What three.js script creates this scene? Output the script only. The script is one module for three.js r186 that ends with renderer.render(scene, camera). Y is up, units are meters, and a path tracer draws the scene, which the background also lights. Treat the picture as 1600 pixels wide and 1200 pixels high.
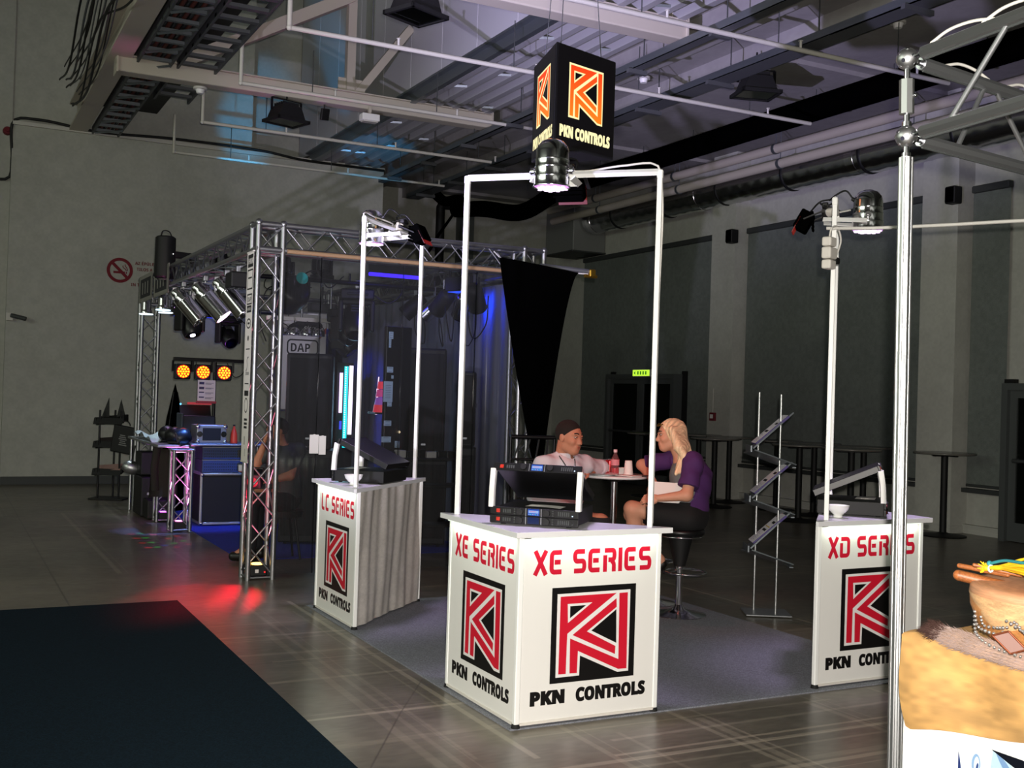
import * as THREE from 'three';
import { RoundedBoxGeometry } from 'three/addons/geometries/RoundedBoxGeometry.js';
import { mergeGeometries, mergeVertices } from 'three/addons/utils/BufferGeometryUtils.js';
import { MarchingCubes } from 'three/addons/objects/MarchingCubes.js';
import { RectAreaLightUniformsLib } from 'three/addons/lights/RectAreaLightUniformsLib.js';

// ---------------------------------------------------------------- camera, exposure, large lights
RectAreaLightUniformsLib.init();
const scene = new THREE.Scene();
scene.background = new THREE.Color(0x000000);
const YAW = 0.4785, PITCH = 0.0113, ROLL = 0.0309, EYE = [0, 1.679, 0];
const camera = new THREE.PerspectiveCamera(2 * Math.atan(600 / 1726.5) * 180 / Math.PI, 4 / 3, 0.05, 100);
camera.position.set(...EYE);
camera.rotation.order = 'YXZ';
camera.rotation.set(PITCH, -YAW, ROLL);
scene.add(camera);
const renderer = new THREE.WebGLRenderer({ antialias: true });
renderer.toneMapping = THREE.LinearToneMapping;
renderer.toneMappingExposure = 1.4;
renderer.shadowMap.enabled = true;

function spot(pos, target, color, intensity, deg, pen = 0.3, soft = 1) {
  const l = new THREE.SpotLight(color, intensity, 0, deg * Math.PI / 360, pen, 2);
  l.position.set(...pos); l.target.position.set(...target);
  l.castShadow = true; l.shadow.radius = soft;
  scene.add(l, l.target); return l;
}
function area(pos, target, color, intensity, w, h) {
  const l = new THREE.RectAreaLight(color, intensity, w, h);
  l.position.set(...pos); l.lookAt(...target); scene.add(l); return l;
}
// the photographer's flash, a hand's breadth above and right of the lens
spot([0.035, 1.755, 0.02], [0.46 * 8, 1.75, -0.888 * 8], 0xfff8ee, 88, 86, 0.55, 1);
// the hall's own dim light: fills from unseen, added window bands on the left and behind the photographer
area([-7.8, 4.4, -9], [4, 2.4, -10.5], 0xe8f2de, 2.7, 14, 3.2);
area([3, 5.6, 6.3], [5, 3.0, -12], 0xf0eee4, 0.36, 9, 2.4);
// added lavender washes from unseen lamps left of the photographer, thrown up to the roof
spot([-2.5, 0.6, -3], [6.6, 6.4, -9.6], 0xd2c8ff, 430, 38, 1, 3);

spot([-1.5, 0.5, -2.2], [8.3, 6.0, -16.5], 0xdcd6f0, 170, 36, 1, 3);  // second added wash, lifts the far low ceiling

// ---------------------------------------------------------------- helpers
let seed = 7;
const rnd = () => { seed = (seed * 1664525 + 1013904223) >>> 0; return seed / 4294967296; };
const used = new Map();
function numbered(n) { const k = used.get(n) || 0; used.set(n, k + 1); return k ? n + '_' + String(k).padStart(3, '0') : n; }
const V = (x, y, z) => new THREE.Vector3(x, y, z);
function clean(g) {
  g = g.index ? g.toNonIndexed() : g;
  for (const k of Object.keys(g.attributes)) if (!['position', 'normal', 'uv'].includes(k)) g.deleteAttribute(k);
  if (!g.attributes.normal) g.computeVertexNormals();
  if (!g.attributes.uv) g.setAttribute('uv', new THREE.BufferAttribute(new Float32Array(g.attributes.position.count * 2), 2));
  g.morphAttributes = {}; g.clearGroups && g.clearGroups();
  return g;
}
const merge = (l) => l.length === 1 ? l[0] : mergeGeometries(l.map(clean));
function mesh(name, mat, geos, parent) {
  const m = new THREE.Mesh(merge(geos.flat(9)), mat);
  m.name = parent === scene ? numbered(name) : name;
  m.castShadow = m.receiveShadow = true; parent.add(m); return m;
}
const part = (parent, name, mat, ...geos) => mesh(name, mat, geos, parent);
function tag(o, label, category, group) { o.userData.label = label; o.userData.category = category; if (group) o.userData.group = group; return o; }
function thing(name, label, category, pos = [0, 0, 0], ry = 0, group) {
  const o = new THREE.Group(); o.name = numbered(name); o.position.set(...pos); o.rotation.y = ry; scene.add(o);
  return tag(o, label, category, group);
}
const solo = (name, label, category, mat, geos, group) => tag(mesh(name, mat, [geos], scene), label, category, group);
function struct(name, mat, ...geos) { const m = mesh(name, mat, geos, scene); m.userData.kind = 'structure'; return m; }
function structGroup(name) { const o = new THREE.Group(); o.name = numbered(name); o.userData.kind = 'structure'; scene.add(o); return o; }
function copy(src, label, pos, ry) {
  const c = src.clone(); c.name = numbered(src.name.replace(/_\d{3}$/, '')); scene.add(c);
  if (pos) c.position.set(...pos); if (ry !== undefined) c.rotation.y = ry;
  c.userData = { ...src.userData, label }; return c;
}
const mv = (g, x = 0, y = 0, z = 0, rx = 0, ry = 0, rz = 0) => g.applyMatrix4(new THREE.Matrix4().compose(V(x, y, z), new THREE.Quaternion().setFromEuler(new THREE.Euler(rx, ry, rz)), V(1, 1, 1)));
const B = (w, h, d, x = 0, y = 0, z = 0, rx = 0, ry = 0, rz = 0) => mv(new THREE.BoxGeometry(w, h, d), x, y, z, rx, ry, rz);
const RB = (w, h, d, r, x = 0, y = 0, z = 0, rx = 0, ry = 0, rz = 0) => mv(new RoundedBoxGeometry(w, h, d, 2, Math.min(r, w / 2.01, h / 2.01, d / 2.01)), x, y, z, rx, ry, rz);
const C = (r1, r2, h, x = 0, y = 0, z = 0, n = 20, rx = 0, ry = 0, rz = 0) => mv(new THREE.CylinderGeometry(r1, r2, h, n), x, y, z, rx, ry, rz);
const S = (r, x = 0, y = 0, z = 0, n = 16) => mv(new THREE.SphereGeometry(r, n, Math.max(8, n * 0.7 | 0)), x, y, z);
const box2 = (x0, y0, z0, x1, y1, z1) => B(Math.abs(x1 - x0), Math.abs(y1 - y0), Math.abs(z1 - z0), (x0 + x1) / 2, (y0 + y1) / 2, (z0 + z1) / 2);
function along(g, a, b) { // geometry built along +y from 0..1 length mapped between a and b
  const d = V(...b).sub(V(...a)), q = new THREE.Quaternion().setFromUnitVectors(V(0, 1, 0), d.clone().normalize());
  return g.applyMatrix4(new THREE.Matrix4().compose(V(...a).addScaledVector(d, 0.5), q, V(1, 1, 1)));
}
const dist = (a, b) => Math.hypot(a[0] - b[0], a[1] - b[1], a[2] - b[2]);
const T = (a, b, r, n = 10, r2 = r) => along(new THREE.CylinderGeometry(r2, r, dist(a, b), n), a, b);
const bar = (a, b, w, d = w) => along(new THREE.BoxGeometry(w, dist(a, b), d), a, b);
const L = (pts, n = 28) => new THREE.LatheGeometry(pts.map((p) => new THREE.Vector2(p[0], p[1])), n);
const curve = (pts, r, n = 40, k = 6, closed = false) => new THREE.TubeGeometry(new THREE.CatmullRomCurve3(pts.map((p) => V(...p)), closed), n, r, k, closed);
function X(pts, depth, bevel = 0, holes = []) {
  const s = new THREE.Shape(pts.map((p) => new THREE.Vector2(p[0], p[1])));
  for (const h of holes) s.holes.push(new THREE.Path(h.map((p) => new THREE.Vector2(p[0], p[1]))));
  return new THREE.ExtrudeGeometry(s, { depth, bevelEnabled: bevel > 0, bevelSize: bevel, bevelThickness: bevel, bevelSegments: 1, curveSegments: 12 });
}
function sheet(f, nu, nv) { // parametric sheet, f(u,v) -> [x,y,z]
  const g = new THREE.PlaneGeometry(1, 1, nu, nv), p = g.attributes.position, uv = g.attributes.uv;
  for (let i = 0; i < p.count; i++) { const q = f(uv.getX(i), 1 - uv.getY(i)); p.setXYZ(i, ...q); }
  g.computeVertexNormals(); return g;
}

// ---------------------------------------------------------------- procedural textures
function vnoise(n, sd) { // tiling value noise grid
  const a = new Float32Array(n * n); let s = sd * 2654435761 >>> 0;
  for (let i = 0; i < a.length; i++) { s = (s * 1664525 + 1013904223) >>> 0; a[i] = s / 4294967296; }
  return (x, y) => {
    const xi = Math.floor(x), yi = Math.floor(y), fx = x - xi, fy = y - yi, u = fx * fx * (3 - 2 * fx), v = fy * fy * (3 - 2 * fy);
    const at = (i, j) => a[((j % n + n) % n) * n + ((i % n + n) % n)];
    return (at(xi, yi) * (1 - u) + at(xi + 1, yi) * u) * (1 - v) + (at(xi, yi + 1) * (1 - u) + at(xi + 1, yi + 1) * u) * v;
  };
}
function grain(size, rgb, amp, scales, sd, rep = [1, 1], extra) { // colour map: base colour with layered noise patches
  const fs = scales.map((s, i) => [vnoise(s, sd + i * 13), s, s]), d = new Uint8Array(size * size * 4);
  for (let y = 0; y < size; y++) for (let x = 0; x < size; x++) {
    let n = 0; for (const [f, sx, sy] of fs) n += f(x / size * sx, y / size * sy) - 0.5;
    n *= amp / fs.length * 2;
    const e = extra ? extra(x / size, y / size) : 0, o = (y * size + x) * 4;
    for (let c = 0; c < 3; c++) d[o + c] = Math.max(0, Math.min(255, rgb[c] * (1 + n + e)));
    d[o + 3] = 255;
  }
  const t = new THREE.DataTexture(d, size, size); t.colorSpace = THREE.SRGBColorSpace; t.wrapS = t.wrapT = THREE.RepeatWrapping;
  t.magFilter = THREE.LinearFilter; t.minFilter = THREE.LinearMipmapLinearFilter; t.generateMipmaps = true; t.repeat.set(...rep); t.needsUpdate = true; return t;
}
function canvasTex(w, h, draw, srgb = true) {
  const c = document.createElement('canvas'); c.width = w; c.height = h; draw(c.getContext('2d'), w, h);
  const t = new THREE.CanvasTexture(c); if (srgb) t.colorSpace = THREE.SRGBColorSpace; t.anisotropy = 8; return t;
}
const std = (color, roughness = 0.7, metalness = 0, o = {}) => new THREE.MeshStandardMaterial({ color, roughness, metalness, ...o });
const phys = (color, roughness, metalness, o) => new THREE.MeshPhysicalMaterial({ color, roughness, metalness, ...o });
const glow = (color, k = 1, o = {}) => new THREE.MeshStandardMaterial({ color: 0x111111, emissive: color, emissiveIntensity: k, roughness: 0.5, ...o });

// floor: trowelled concrete with tape residue lines, saw joints and scuffs, 10 m square
const floorTex = canvasTex(2048, 2048, (c, w) => {
  c.fillStyle = 'rgb(100,93,82)'; c.fillRect(0, 0, w, w);
  const f1 = vnoise(16, 3), f2 = vnoise(64, 5), f3 = vnoise(512, 9), im = c.getImageData(0, 0, w, w), d = im.data;
  for (let y = 0; y < w; y++) for (let x = 0; x < w; x++) {
    const n = (f1(x / w * 16, y / w * 16) - 0.5) * 0.26 + (f2(x / w * 26, y / w * 64) - 0.5) * 0.16 + (f3(x / w * 160, y / w * 512) - 0.5) * 0.16, o = (y * w + x) * 4;
    for (let k = 0; k < 3; k++) d[o + k] *= 1 + n;
  }
  c.putImageData(im, 0, 0);
  const m = w / 10; // pixels per metre
  const line = (x0, y0, x1, y1, wd, col) => { c.strokeStyle = col; c.lineWidth = wd * m; c.beginPath(); c.moveTo(x0 * m, y0 * m); c.lineTo(x1 * m, y1 * m); c.stroke(); };
  for (let i = 0; i < 26; i++) { // residue of carpet tape along both axes, in pairs
    const p = 0.2 + i * 0.38 + rnd() * 0.16, a = rnd() * 6, b = a + 2.5 + rnd() * 6, al = 0.22 + rnd() * 0.34, wd = 0.014 + rnd() * 0.035;
    const col = `rgba(172,160,142,${al})`;
    if (i % 3 !== 1) { line(a, p, b, p + 0.02, wd, col); line(a, p + 0.09, b, p + 0.1, 0.008, col); }
    if (i % 2) { line(p, a, p + 0.02, b, wd, col); line(p + 0.07, a, p + 0.09, b, 0.008, col); }
  }
  for (let i = 0; i < 90; i++) { const x = rnd() * 10, y = rnd() * 10, a = rnd() * 6.28, l = 0.1 + rnd() * 0.7; line(x, y, x + Math.cos(a) * l, y + Math.sin(a) * l * 0.3, 0.004 + rnd() * 0.006, rnd() > 0.5 ? 'rgba(60,52,45,.3)' : 'rgba(170,160,145,.18)'); }
  const wl = (x0, z0, x1, z1, wd, al) => line(x0, 10 + z0, x1, 10 + z1, wd, `rgba(186,174,154,${al * .6})`); // the clearest tape marks, where they lie in the hall
  wl(1.2, -5.45, 2.62, -5.47, .03, .85); wl(1.6, -6.92, 2.62, -6.89, .05, .45); wl(1.6, -6.22, 2.6, -6.25, .04, .5); wl(1.5, -7.3, 2.6, -7.33, .03, .35); wl(1.7, -5.0, 2.6, -5.02, .06, .3);
  wl(2.52, -8.6, 2.53, -4.5, .035, .75); wl(2.44, -8.2, 2.45, -5.4, .015, .4); wl(2.06, -7.6, 2.07, -4.3, .05, .35); wl(2.25, -6.4, 2.26, -4.6, .02, .35);
  wl(2.4, -4.33, 5.6, -4.3, .04, .7); wl(2.8, -4.22, 5.4, -4.18, .025, .5); wl(3.0, -4.6, 5.2, -4.62, .03, .5); wl(2.6, -4.8, 4.6, -4.78, .02, .4); wl(3.4, -4.02, 5.6, -4.0, .05, .4);
  wl(3.56, -5, 3.6, -3.4, .035, .6); wl(3.7, -4.9, 3.73, -3.4, .02, .45); wl(4.42, -4.8, 4.45, -3.4, .04, .45); wl(3.1, -4.7, 3.12, -3.6, .025, .35); wl(5.0, -4.9, 5.03, -3.5, .03, .4);
  line(1.77, 5.33, 2.2, 4.6, .006, 'rgba(40,34,30,.6)'); line(2.2, 4.6, 2.59, 3.98, .006, 'rgba(40,34,30,.5)');
  line(0, 3.31, 10, 3.31, 0.012, 'rgba(40,36,30,.5)'); line(0, 8.3, 10, 8.3, 0.012, 'rgba(40,36,30,.5)');
  line(0.93, 0, 0.93, 10, 0.012, 'rgba(40,36,30,.5)'); line(5.93, 0, 5.93, 10, 0.012, 'rgba(40,36,30,.5)');
});
floorTex.wrapS = floorTex.wrapT = THREE.RepeatWrapping;
const roughTex = grain(512, [128, 128, 128], 0.14, [96, 190, 256], 31); roughTex.colorSpace = THREE.NoColorSpace;

const M = {
  floor: std(0xffffff, 0.62, 0, { map: floorTex, roughnessMap: roughTex }),
  wall: std(0xffffff, 0.9, 0, { map: grain(256, [176, 176, 168], 0.07, [5, 20, 90], 41) }),
  wallR: std(0xffffff, 0.9, 0, { map: grain(256, [188, 188, 180], 0.07, [5, 20, 90], 43) }),
  roof: std(0x8a8a88, 0.9), soffit: std(0xffffff, 0.9, 0, { map: grain(256, [150, 147, 146], 0.06, [5, 30, 90], 47) }),
  panel: std(0xb9b8bc, 0.7), rib: std(0x98979a, 0.75), steel: std(0xbdb5a8, 0.6), dim: std(0x55575a, 0.6, 0.3), galv: std(0x80868c, 0.42, 0.8),
  navy: phys(0xffffff, 1, 0, { specularIntensity: 0.2, map: grain(256, [16, 32, 42], 0.5, [60, 128, 256], 51, [20, 20]) }),
  greyCarpet: std(0xffffff, 1, 0, { map: grain(256, [122, 124, 132], 0.34, [60, 128, 256], 53, [14, 14]) }),
  blueCarpet: std(0xffffff, 1, 0, { map: grain(256, [22, 40, 140], 0.3, [60, 128, 256], 55, [10, 10]) }),
  white: std(0xf0efec, 0.45), whiteMetal: std(0xf2f2f0, 0.4), laminate: std(0xe9e9ea, 0.28), offWhite: std(0xd9d4cc, 0.6), edge: std(0xc9c6bf, 0.5),
  chrome: std(0xe8e8ea, 0.14, 1), chromeR: std(0xcfd0d4, 0.2, 1), alu: std(0xc2c3c4, 0.4, 1), aluT: std(0x9b9c9e, 0.42, 1), aluDull: std(0x9fa1a4, 0.45, 0.9),
  black: std(0x080809, 0.62), blackSatin: std(0x0d0d0f, 0.4), blackCloth: phys(0x030303, 1, 0, { specularIntensity: 0 }), rubber: std(0x09090a, 0.8), blackMetal: std(0x131315, 0.38, 0.5),
  blind: std(0xffffff, 1, 0, { map: grain(256, [112, 118, 114], 0.14, [4, 40, 256], 61) }), glassDark: std(0x0e110f, 0.12), greyTrim: std(0x3b3e3e, 0.6), frameGrey: std(0x5c6060, 0.5, 0.3),
  drape: std(0xffffff, 0.95, 0, { map: grain(256, [196, 190, 184], 0.1, [10, 60, 256], 63), side: THREE.DoubleSide }),
  paper: std(0xeeeae6, 0.8), red: std(0xb01424, 0.5), redPaint: std(0x6f1a26, 0.8), orange: std(0xd2381a, 0.5), brass: std(0xb08a35, 0.3, 0.9),
  skin: std(0xbb7d62, 0.62), skinF: std(0xcf9478, 0.6), hairD: std(0x140d0a, 0.9), blonde: std(0xffffff, 0.42, 0, { map: grain(256, [232, 200, 162], 0.25, [80, 250], 67, [1, 0.02]) }),
  shirt: std(0xd3cfd8, 0.85), trousers: std(0x16171c, 0.9), purple: std(0x48215c, 0.85), topGrey: std(0x6b6c6c, 0.9), skirt: std(0x0b0a0c, 0.85), shoe: std(0x14100e, 0.4), greyShirt: std(0x757f8e, 0.9),
  eyeW: std(0xb9aea6, 0.35), eyeD: std(0x15100c, 0.3), lip: std(0xa05a4c, 0.5),
  cable: std(0x080809, 0.6), cableW: std(0xd9d6d0, 0.5), pipe: std(0xc9c6bc, 0.5), redCable: std(0x5c2a20, 0.7),
  film: phys(0xb9bcc4, 0.08, 0, { transmission: 0.975, thickness: 0, ior: 1.35, side: THREE.DoubleSide }),
  clearPlastic: phys(0xb4b6ba, 0.08, 0, { transmission: 1, thickness: 0, ior: 1.4, side: THREE.DoubleSide }),
  bottle: phys(0xf3b9bd, 0.05, 0, { transmission: 0.9, thickness: 0, ior: 1.4 }),
};
M.film.color.setRGB(0.60, 0.61, 0.64);
// ---------------------------------------------------------------- the hall
function uvM(g, s = 1) { // uv in metres on the face each vertex belongs to
  g = clean(g); const p = g.attributes.position, n = g.attributes.normal, uv = g.attributes.uv;
  for (let i = 0; i < p.count; i++) {
    const ax = Math.abs(n.getX(i)), ay = Math.abs(n.getY(i)), az = Math.abs(n.getZ(i));
    if (ay >= ax && ay >= az) uv.setXY(i, p.getX(i) / s, -p.getZ(i) / s); else if (ax >= az) uv.setXY(i, p.getZ(i) / s, p.getY(i) / s); else uv.setXY(i, p.getX(i) / s, p.getY(i) / s);
  }
  return g;
}
struct('floor', M.floor, uvM(box2(-8.3, -0.25, -23, 13, 0, 6.8), 10));
for (const q of [[0.93, 0, -19.66, 7.33, 5.87, -22.3], [-8, 0, -19.82, 0.93, 9.5, -22.3], [0.93, 5.87, -19.86, 4.87, 9.5, -22.3], [4.87, 5.87, -20.6, 5.95, 9.5, -22.3], [5.95, 6.1, -20.6, 7.33, 6.6, -22.3], [-8, 0, -22.3, 12.9, 9.5, -22.6]]) struct('wall_back', M.wall, uvM(box2(...q), 3));
struct('trim_1', M.edge, box2(0.93, 5.84, -19.6, 7.33, 5.9, -19.9));
struct('wall_right', M.wallR, uvM(box2(12.62, 0, -22.6, 12.9, 6.6, 6.8), 3));
struct('wall_left', M.wall, uvM(box2(-8.3, 0, -22.6, -8, 9.6, 6.8), 3));
struct('wall_front', M.wall, uvM(box2(-8.3, 0, 6.5, 12.9, 9.6, 6.8), 3));
struct('baseboard_back', M.greyTrim, box2(0.93, 0, -19.62, 7.33, 0.13, -19.7), box2(-8, 0, -19.78, 0.93, 0.13, -19.9));
struct('baseboard_right', M.wallR, box2(12.53, 0, -22.3, 12.63, 0.12, 6.5));
struct('ceiling', M.roof, box2(-8.3, 9.5, -22.6, 6.2, 9.7, 6.8), box2(5.95, 6.45, -22.6, 13, 6.7, 6.8));
{ // low ceiling over the right half, its downstand beams and the ribbed deck along its open edge
  const low = structGroup('ceiling');
  part(low, 'slab', M.soffit, uvM(box2(7.25, 6.1, -22.3, 12.62, 6.5, 6.5), 4), uvM(box2(5.95, 6.14, -20.6, 7.25, 6.5, 6.5), 4));
  part(low, 'beam', M.soffit, uvM(box2(7.6, 5.93, -22.3, 8.05, 6.1, 6.5), 4));
  part(low, 'beam', M.soffit, uvM(box2(8.75, 5.9, -22.3, 9.15, 6.1, 6.5), 4));
  for (const z of [-22.1, -16.6, -11.2, -5.8]) part(low, 'cross_beam', M.soffit, uvM(box2(9.15, 6.04, z, 12.62, 6.1, z + 0.35), 4));
  for (let i = 0; i < 5; i++) {
    const x = 6.06 + i * 0.265;
    part(low, 'rib', M.rib, mv(X([[-0.07, 0.26], [0.07, 0.26], [0.045, 0], [-0.045, 0]], 26.1), x, 5.88, -20));
  }
  part(low, 'edge_channel', M.galv, box2(5.9, 5.86, -19.7, 5.98, 6.02, 6.5), box2(5.82, 5.99, -19.7, 5.9, 6.02, 6.5));
  for (let i = 0; i < 26; i++) part(low, 'rib_strap', M.galv, bar([6.06 + (i % 4) * 0.265, 5.9, -18.6 + (i * 0.83 | 0) * 0.8 ], [6.06 + (i % 4 + 1) * 0.265, 5.9, -18.5 + (i * 0.83 | 0) * 0.8], 0.03, 0.015));
}
{ // side wall of the raised roof: cream sandwich panels with open joints
  const w = structGroup('wall_roof_side');
  part(w, 'backing', M.roof, box2(5.99, 6.1, -20.6, 6.1, 9.5, 6.5));
  for (let z = -20.55, i = 0; z < 6; z += 1.12, i++) part(w, 'panel', M.panel, RB(0.05, 3.45, 1.108, 0.006, 5.965, 7.77, z + 0.56));
}
{ const d = thing('drain_pipe', 'black drain pipe elbow on the recessed back wall', 'pipe'); part(d, 'pipe', M.black, curve([[10.0, 5.82, -22.15], [9.75, 5.82, -22.15], [9.72, 5.82, -22.15], [9.62, 5.8, -22.15], [9.6, 5.7, -22.15], [9.6, 5.6, -22.15], [9.6, 3.2, -22.15], [9.6, 0.05, -22.15]], .1, 160, 12)); part(d, 'bracket', M.greyTrim, box2(9.48, 5.0, -22.3, 9.72, 5.06, -22.05), box2(9.48, 2.6, -22.3, 9.72, 2.66, -22.05)); }
solo('stay_wire', 'black slanting stay rope below the end of the fabric roll', 'rope', M.blackCloth, [T([9.72, 5.72, -21.4], [8.35, 4.72, -19.3], .03, 8), T([8.35, 4.72, -19.3], [7.9, 4.3, -18.7], .03, 8)]);
struct('pillar', M.frameGrey, box2(10.05, 0, -22.3, 10.4, 5.95, -22.1));
// pillars of the right wall
for (const [z0, z1] of [[-16.05, -15.4], [-11.24, -10.62], [-6.4, -5.8], [-1.5, -0.9]]) struct('pillar', M.wallR, uvM(box2(12.3, 0, z0, 12.63, 6.1, z1), 3), box2(12.28, 0, z0 - 0.02, 12.63, 0.1, z1 + 0.02));
// sills and parapets under the blinds
for (const [z0, z1, i] of [[-20.9, -16.05, 1], [-15.4, -11.24, 2], [-10.62, -9.9, 3]]) struct('trim_' + (i + 1), M.greyTrim, box2(12.5, 0.56, z0, 12.63, 0.62, z1));
// roller blinds: woven sheet, top cassette, bottom rail
[[-20.9, -16.1, 'dark grey roller blind around the doors with the lit exit sign'], [-15.35, -11.3, 'wide dark grey roller blind between the two wall pillars'], [-10.58, -9.98, 'dark grey roller blind beside the dark door at the picture edge']].forEach(([z0, z1, label]) => {
  const b = thing('window_blind', label, 'blind', [12.55, 0, 0]);
  part(b, 'fabric', M.blind, uvM(sheet((u, v) => [Math.sin(u * (z1 - z0) * 7 + v * 2) * 0.003 + Math.sin(u * (z1 - z0) * 1.9) * 0.006, 0.66 + v * 4.0, z0 + (z1 - z0) * u], 90, 6), 2));
  part(b, 'cassette', M.greyTrim, RB(0.1, 0.1, z1 - z0, 0.02, 0, 4.71, (z0 + z1) / 2));
  part(b, 'bottom_rail', M.greyTrim, RB(0.03, 0.04, z1 - z0, 0.01, 0, 0.66, (z0 + z1) / 2));
});
function door(n, z0, z1, top) {
  const d = structGroup('door_' + n), t = 0.09;
  part(d, 'frame', M.frameGrey, box2(12.3, 0, z0, 12.5, top, z0 + t), box2(12.3, 0, z1 - t, 12.5, top, z1), box2(12.3, top - t, z0 + t, 12.5, top, z1 - t));
  const zm = (z0 + z1) / 2;
  for (const [a, b] of [[z0 + t, zm - 0.01], [zm + 0.01, z1 - t]]) {
    const leaf = part(d, 'leaf', M.frameGrey, box2(12.36, 0.01, a, 12.42, top - t, a + 0.1), box2(12.36, 0.01, b - 0.1, 12.42, top - t, b), box2(12.36, 0.01, a + 0.1, 12.42, 0.25, b - 0.1), box2(12.36, top - t - 0.1, a + 0.1, 12.42, top - t, b - 0.1));
    part(leaf, 'pane', M.glassDark, box2(12.38, 0.25, a + 0.1, 12.4, top - t - 0.1, b - 0.1));
    part(leaf, 'push_bar', M.greyTrim, T([12.3, 1.05, a + 0.1], [12.3, 1.05, b - 0.1], 0.022), box2(12.3, 1.02, a + 0.1, 12.37, 1.08, a + 0.15), box2(12.3, 1.02, b - 0.15, 12.37, 1.08, b - 0.1));
  }
  part(d, 'jamb', M.black, box2(12.5, 0, z0 - 0.12, 12.6, top + 0.06, z0 + 0.02), box2(12.5, 0, z1 - 0.02, 12.6, top + 0.06, z1 + 0.1));
}
door(1, -19.5, -17.1, 2.2); door(2, -9.85, -8.4, 2.05);
{
  const e = thing('exit_sign', 'small green glowing exit sign over the dark double door', 'sign', [12.27, 2.22, -18.1]);
  part(e, 'housing', M.white, RB(0.07, 0.15, 0.62, 0.02));
  part(e, 'lit_face', new THREE.MeshStandardMaterial({ color: 0x222222, emissive: 0xffffff, emissiveIntensity: 0.9, emissiveMap: canvasTex(256, 64, (c) => { c.fillStyle = '#b8e83a'; c.fillRect(0, 0, 256, 64); c.fillStyle = '#2f6a18'; for (const x of [70, 110, 150, 190]) c.fillRect(x, 14, 22, 36); c.beginPath(); c.moveTo(16, 32); c.lineTo(40, 12); c.lineTo(40, 52); c.fill(); }) }), mv(new THREE.PlaneGeometry(0.58, 0.12), -0.037, 0, 0, 0, -Math.PI / 2, 0));
}
{ const f = thing('fire_alarm', 'small dark red fire alarm box on the pale wall pillar', 'alarm', [12.28, 1.43, -15.86]);
  part(f, 'case', M.redPaint, RB(0.05, 0.15, 0.15, 0.012)); part(f, 'call_plate', M.paper, box2(-0.03, -0.03, -0.04, -0.024, 0.04, 0.04)); part(f, 'conduit', M.edge, T([0, 0.075, 0], [0, 0.5, 0], 0.008)); }
[[12.25, 4.6, -15.42, 'small black wall speaker on the first wall pillar'], [12.25, 4.62, -10.66, 'small black wall speaker high on the second wall pillar'], [12.5, 4.9, -21.0, 'small black wall speaker above the far blind corner']].forEach(([x, y, z, l]) => {
  const s = thing('wall_speaker', l, 'speaker', [x, y, z]); part(s, 'cabinet', M.black, RB(0.16, 0.24, 0.17, 0.02)); part(s, 'bracket', M.greyTrim, box2(0.06, -0.03, -0.03, x > 12.4 ? 0.14 : 0.09, 0.03, 0.03)); part(s, 'grille', M.blackCloth, RB(0.015, 0.2, 0.14, 0.006, -0.085));
});
// no smoking notice painted straight on the back wall
solo('wall_notice', 'red no smoking sign with red lettering on the pale back wall', 'sign', new THREE.MeshStandardMaterial({ roughness: 0.85, transparent: true, alphaTest: 0.4, map: canvasTex(1024, 512, (c) => {
  c.clearRect(0, 0, 1024, 512); c.strokeStyle = c.fillStyle = 'rgb(118,28,40)'; c.lineWidth = 36;
  c.beginPath(); c.arc(160, 250, 130, 0, 7); c.stroke(); c.beginPath(); c.moveTo(66, 158); c.lineTo(254, 342); c.stroke();
  c.fillRect(88, 262, 130, 26); c.fillRect(228, 262, 12, 26); c.lineWidth = 9; c.beginPath(); c.moveTo(232, 252); c.bezierCurveTo(228, 220, 180, 226, 196, 190); c.moveTo(246, 252); c.bezierCurveTo(246, 206, 214, 210, 218, 176); c.stroke();
  c.font = 'bold 50px sans-serif'; c.fillText('AZ ÉPÜLETBEN', 330, 170); c.fillText('TILOS A DOHÁNYZÁS', 350, 240); c.fillText('NO SMOKING', 440, 372); c.fillText('IN THE BUILDING', 290, 428);
}) }), [mv(new THREE.PlaneGeometry(1.46, 0.73), 3.16, 3.6, -19.652)]);
{ const k = solo('cable', 'thin black cable running along the top ledge of the back wall', 'cable', M.cable, [curve([[0.6, 4.95, -19.78], [0.9, 4.98, -19.75], [0.94, 5.3, -19.7], [0.95, 5.9, -19.62], [1.3, 5.95, -19.57], [2.2, 5.88, -19.57], [3.5, 5.93, -19.57], [5, 5.92, -19.57], [5.7, 5.85, -19.56], [6.6, 5.84, -19.55], [7.3, 5.84, -19.55]], 0.025, 90, 5)]);
  solo('alarm_bell', 'small dark red alarm fitting at the left end of the wall ledge', 'alarm', M.redPaint, [C(0.06, 0.07, 0.1, 0.86, 5.75, -19.76, 16, Math.PI / 2), C(0.03, 0.03, 0.06, 0.86, 5.75, -19.7, 10, Math.PI / 2)]);
  const cam2 = thing('security_camera', 'small security camera on the left edge of back wall', 'camera', [0.98, 2.72, -19.6]); part(cam2, 'bracket', M.edge, B(0.1, 0.12, 0.08)); part(cam2, 'housing', M.greyTrim, T([0.02, 0.02, 0.04], [0.24, -0.03, 0.12], 0.035)); }
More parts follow.
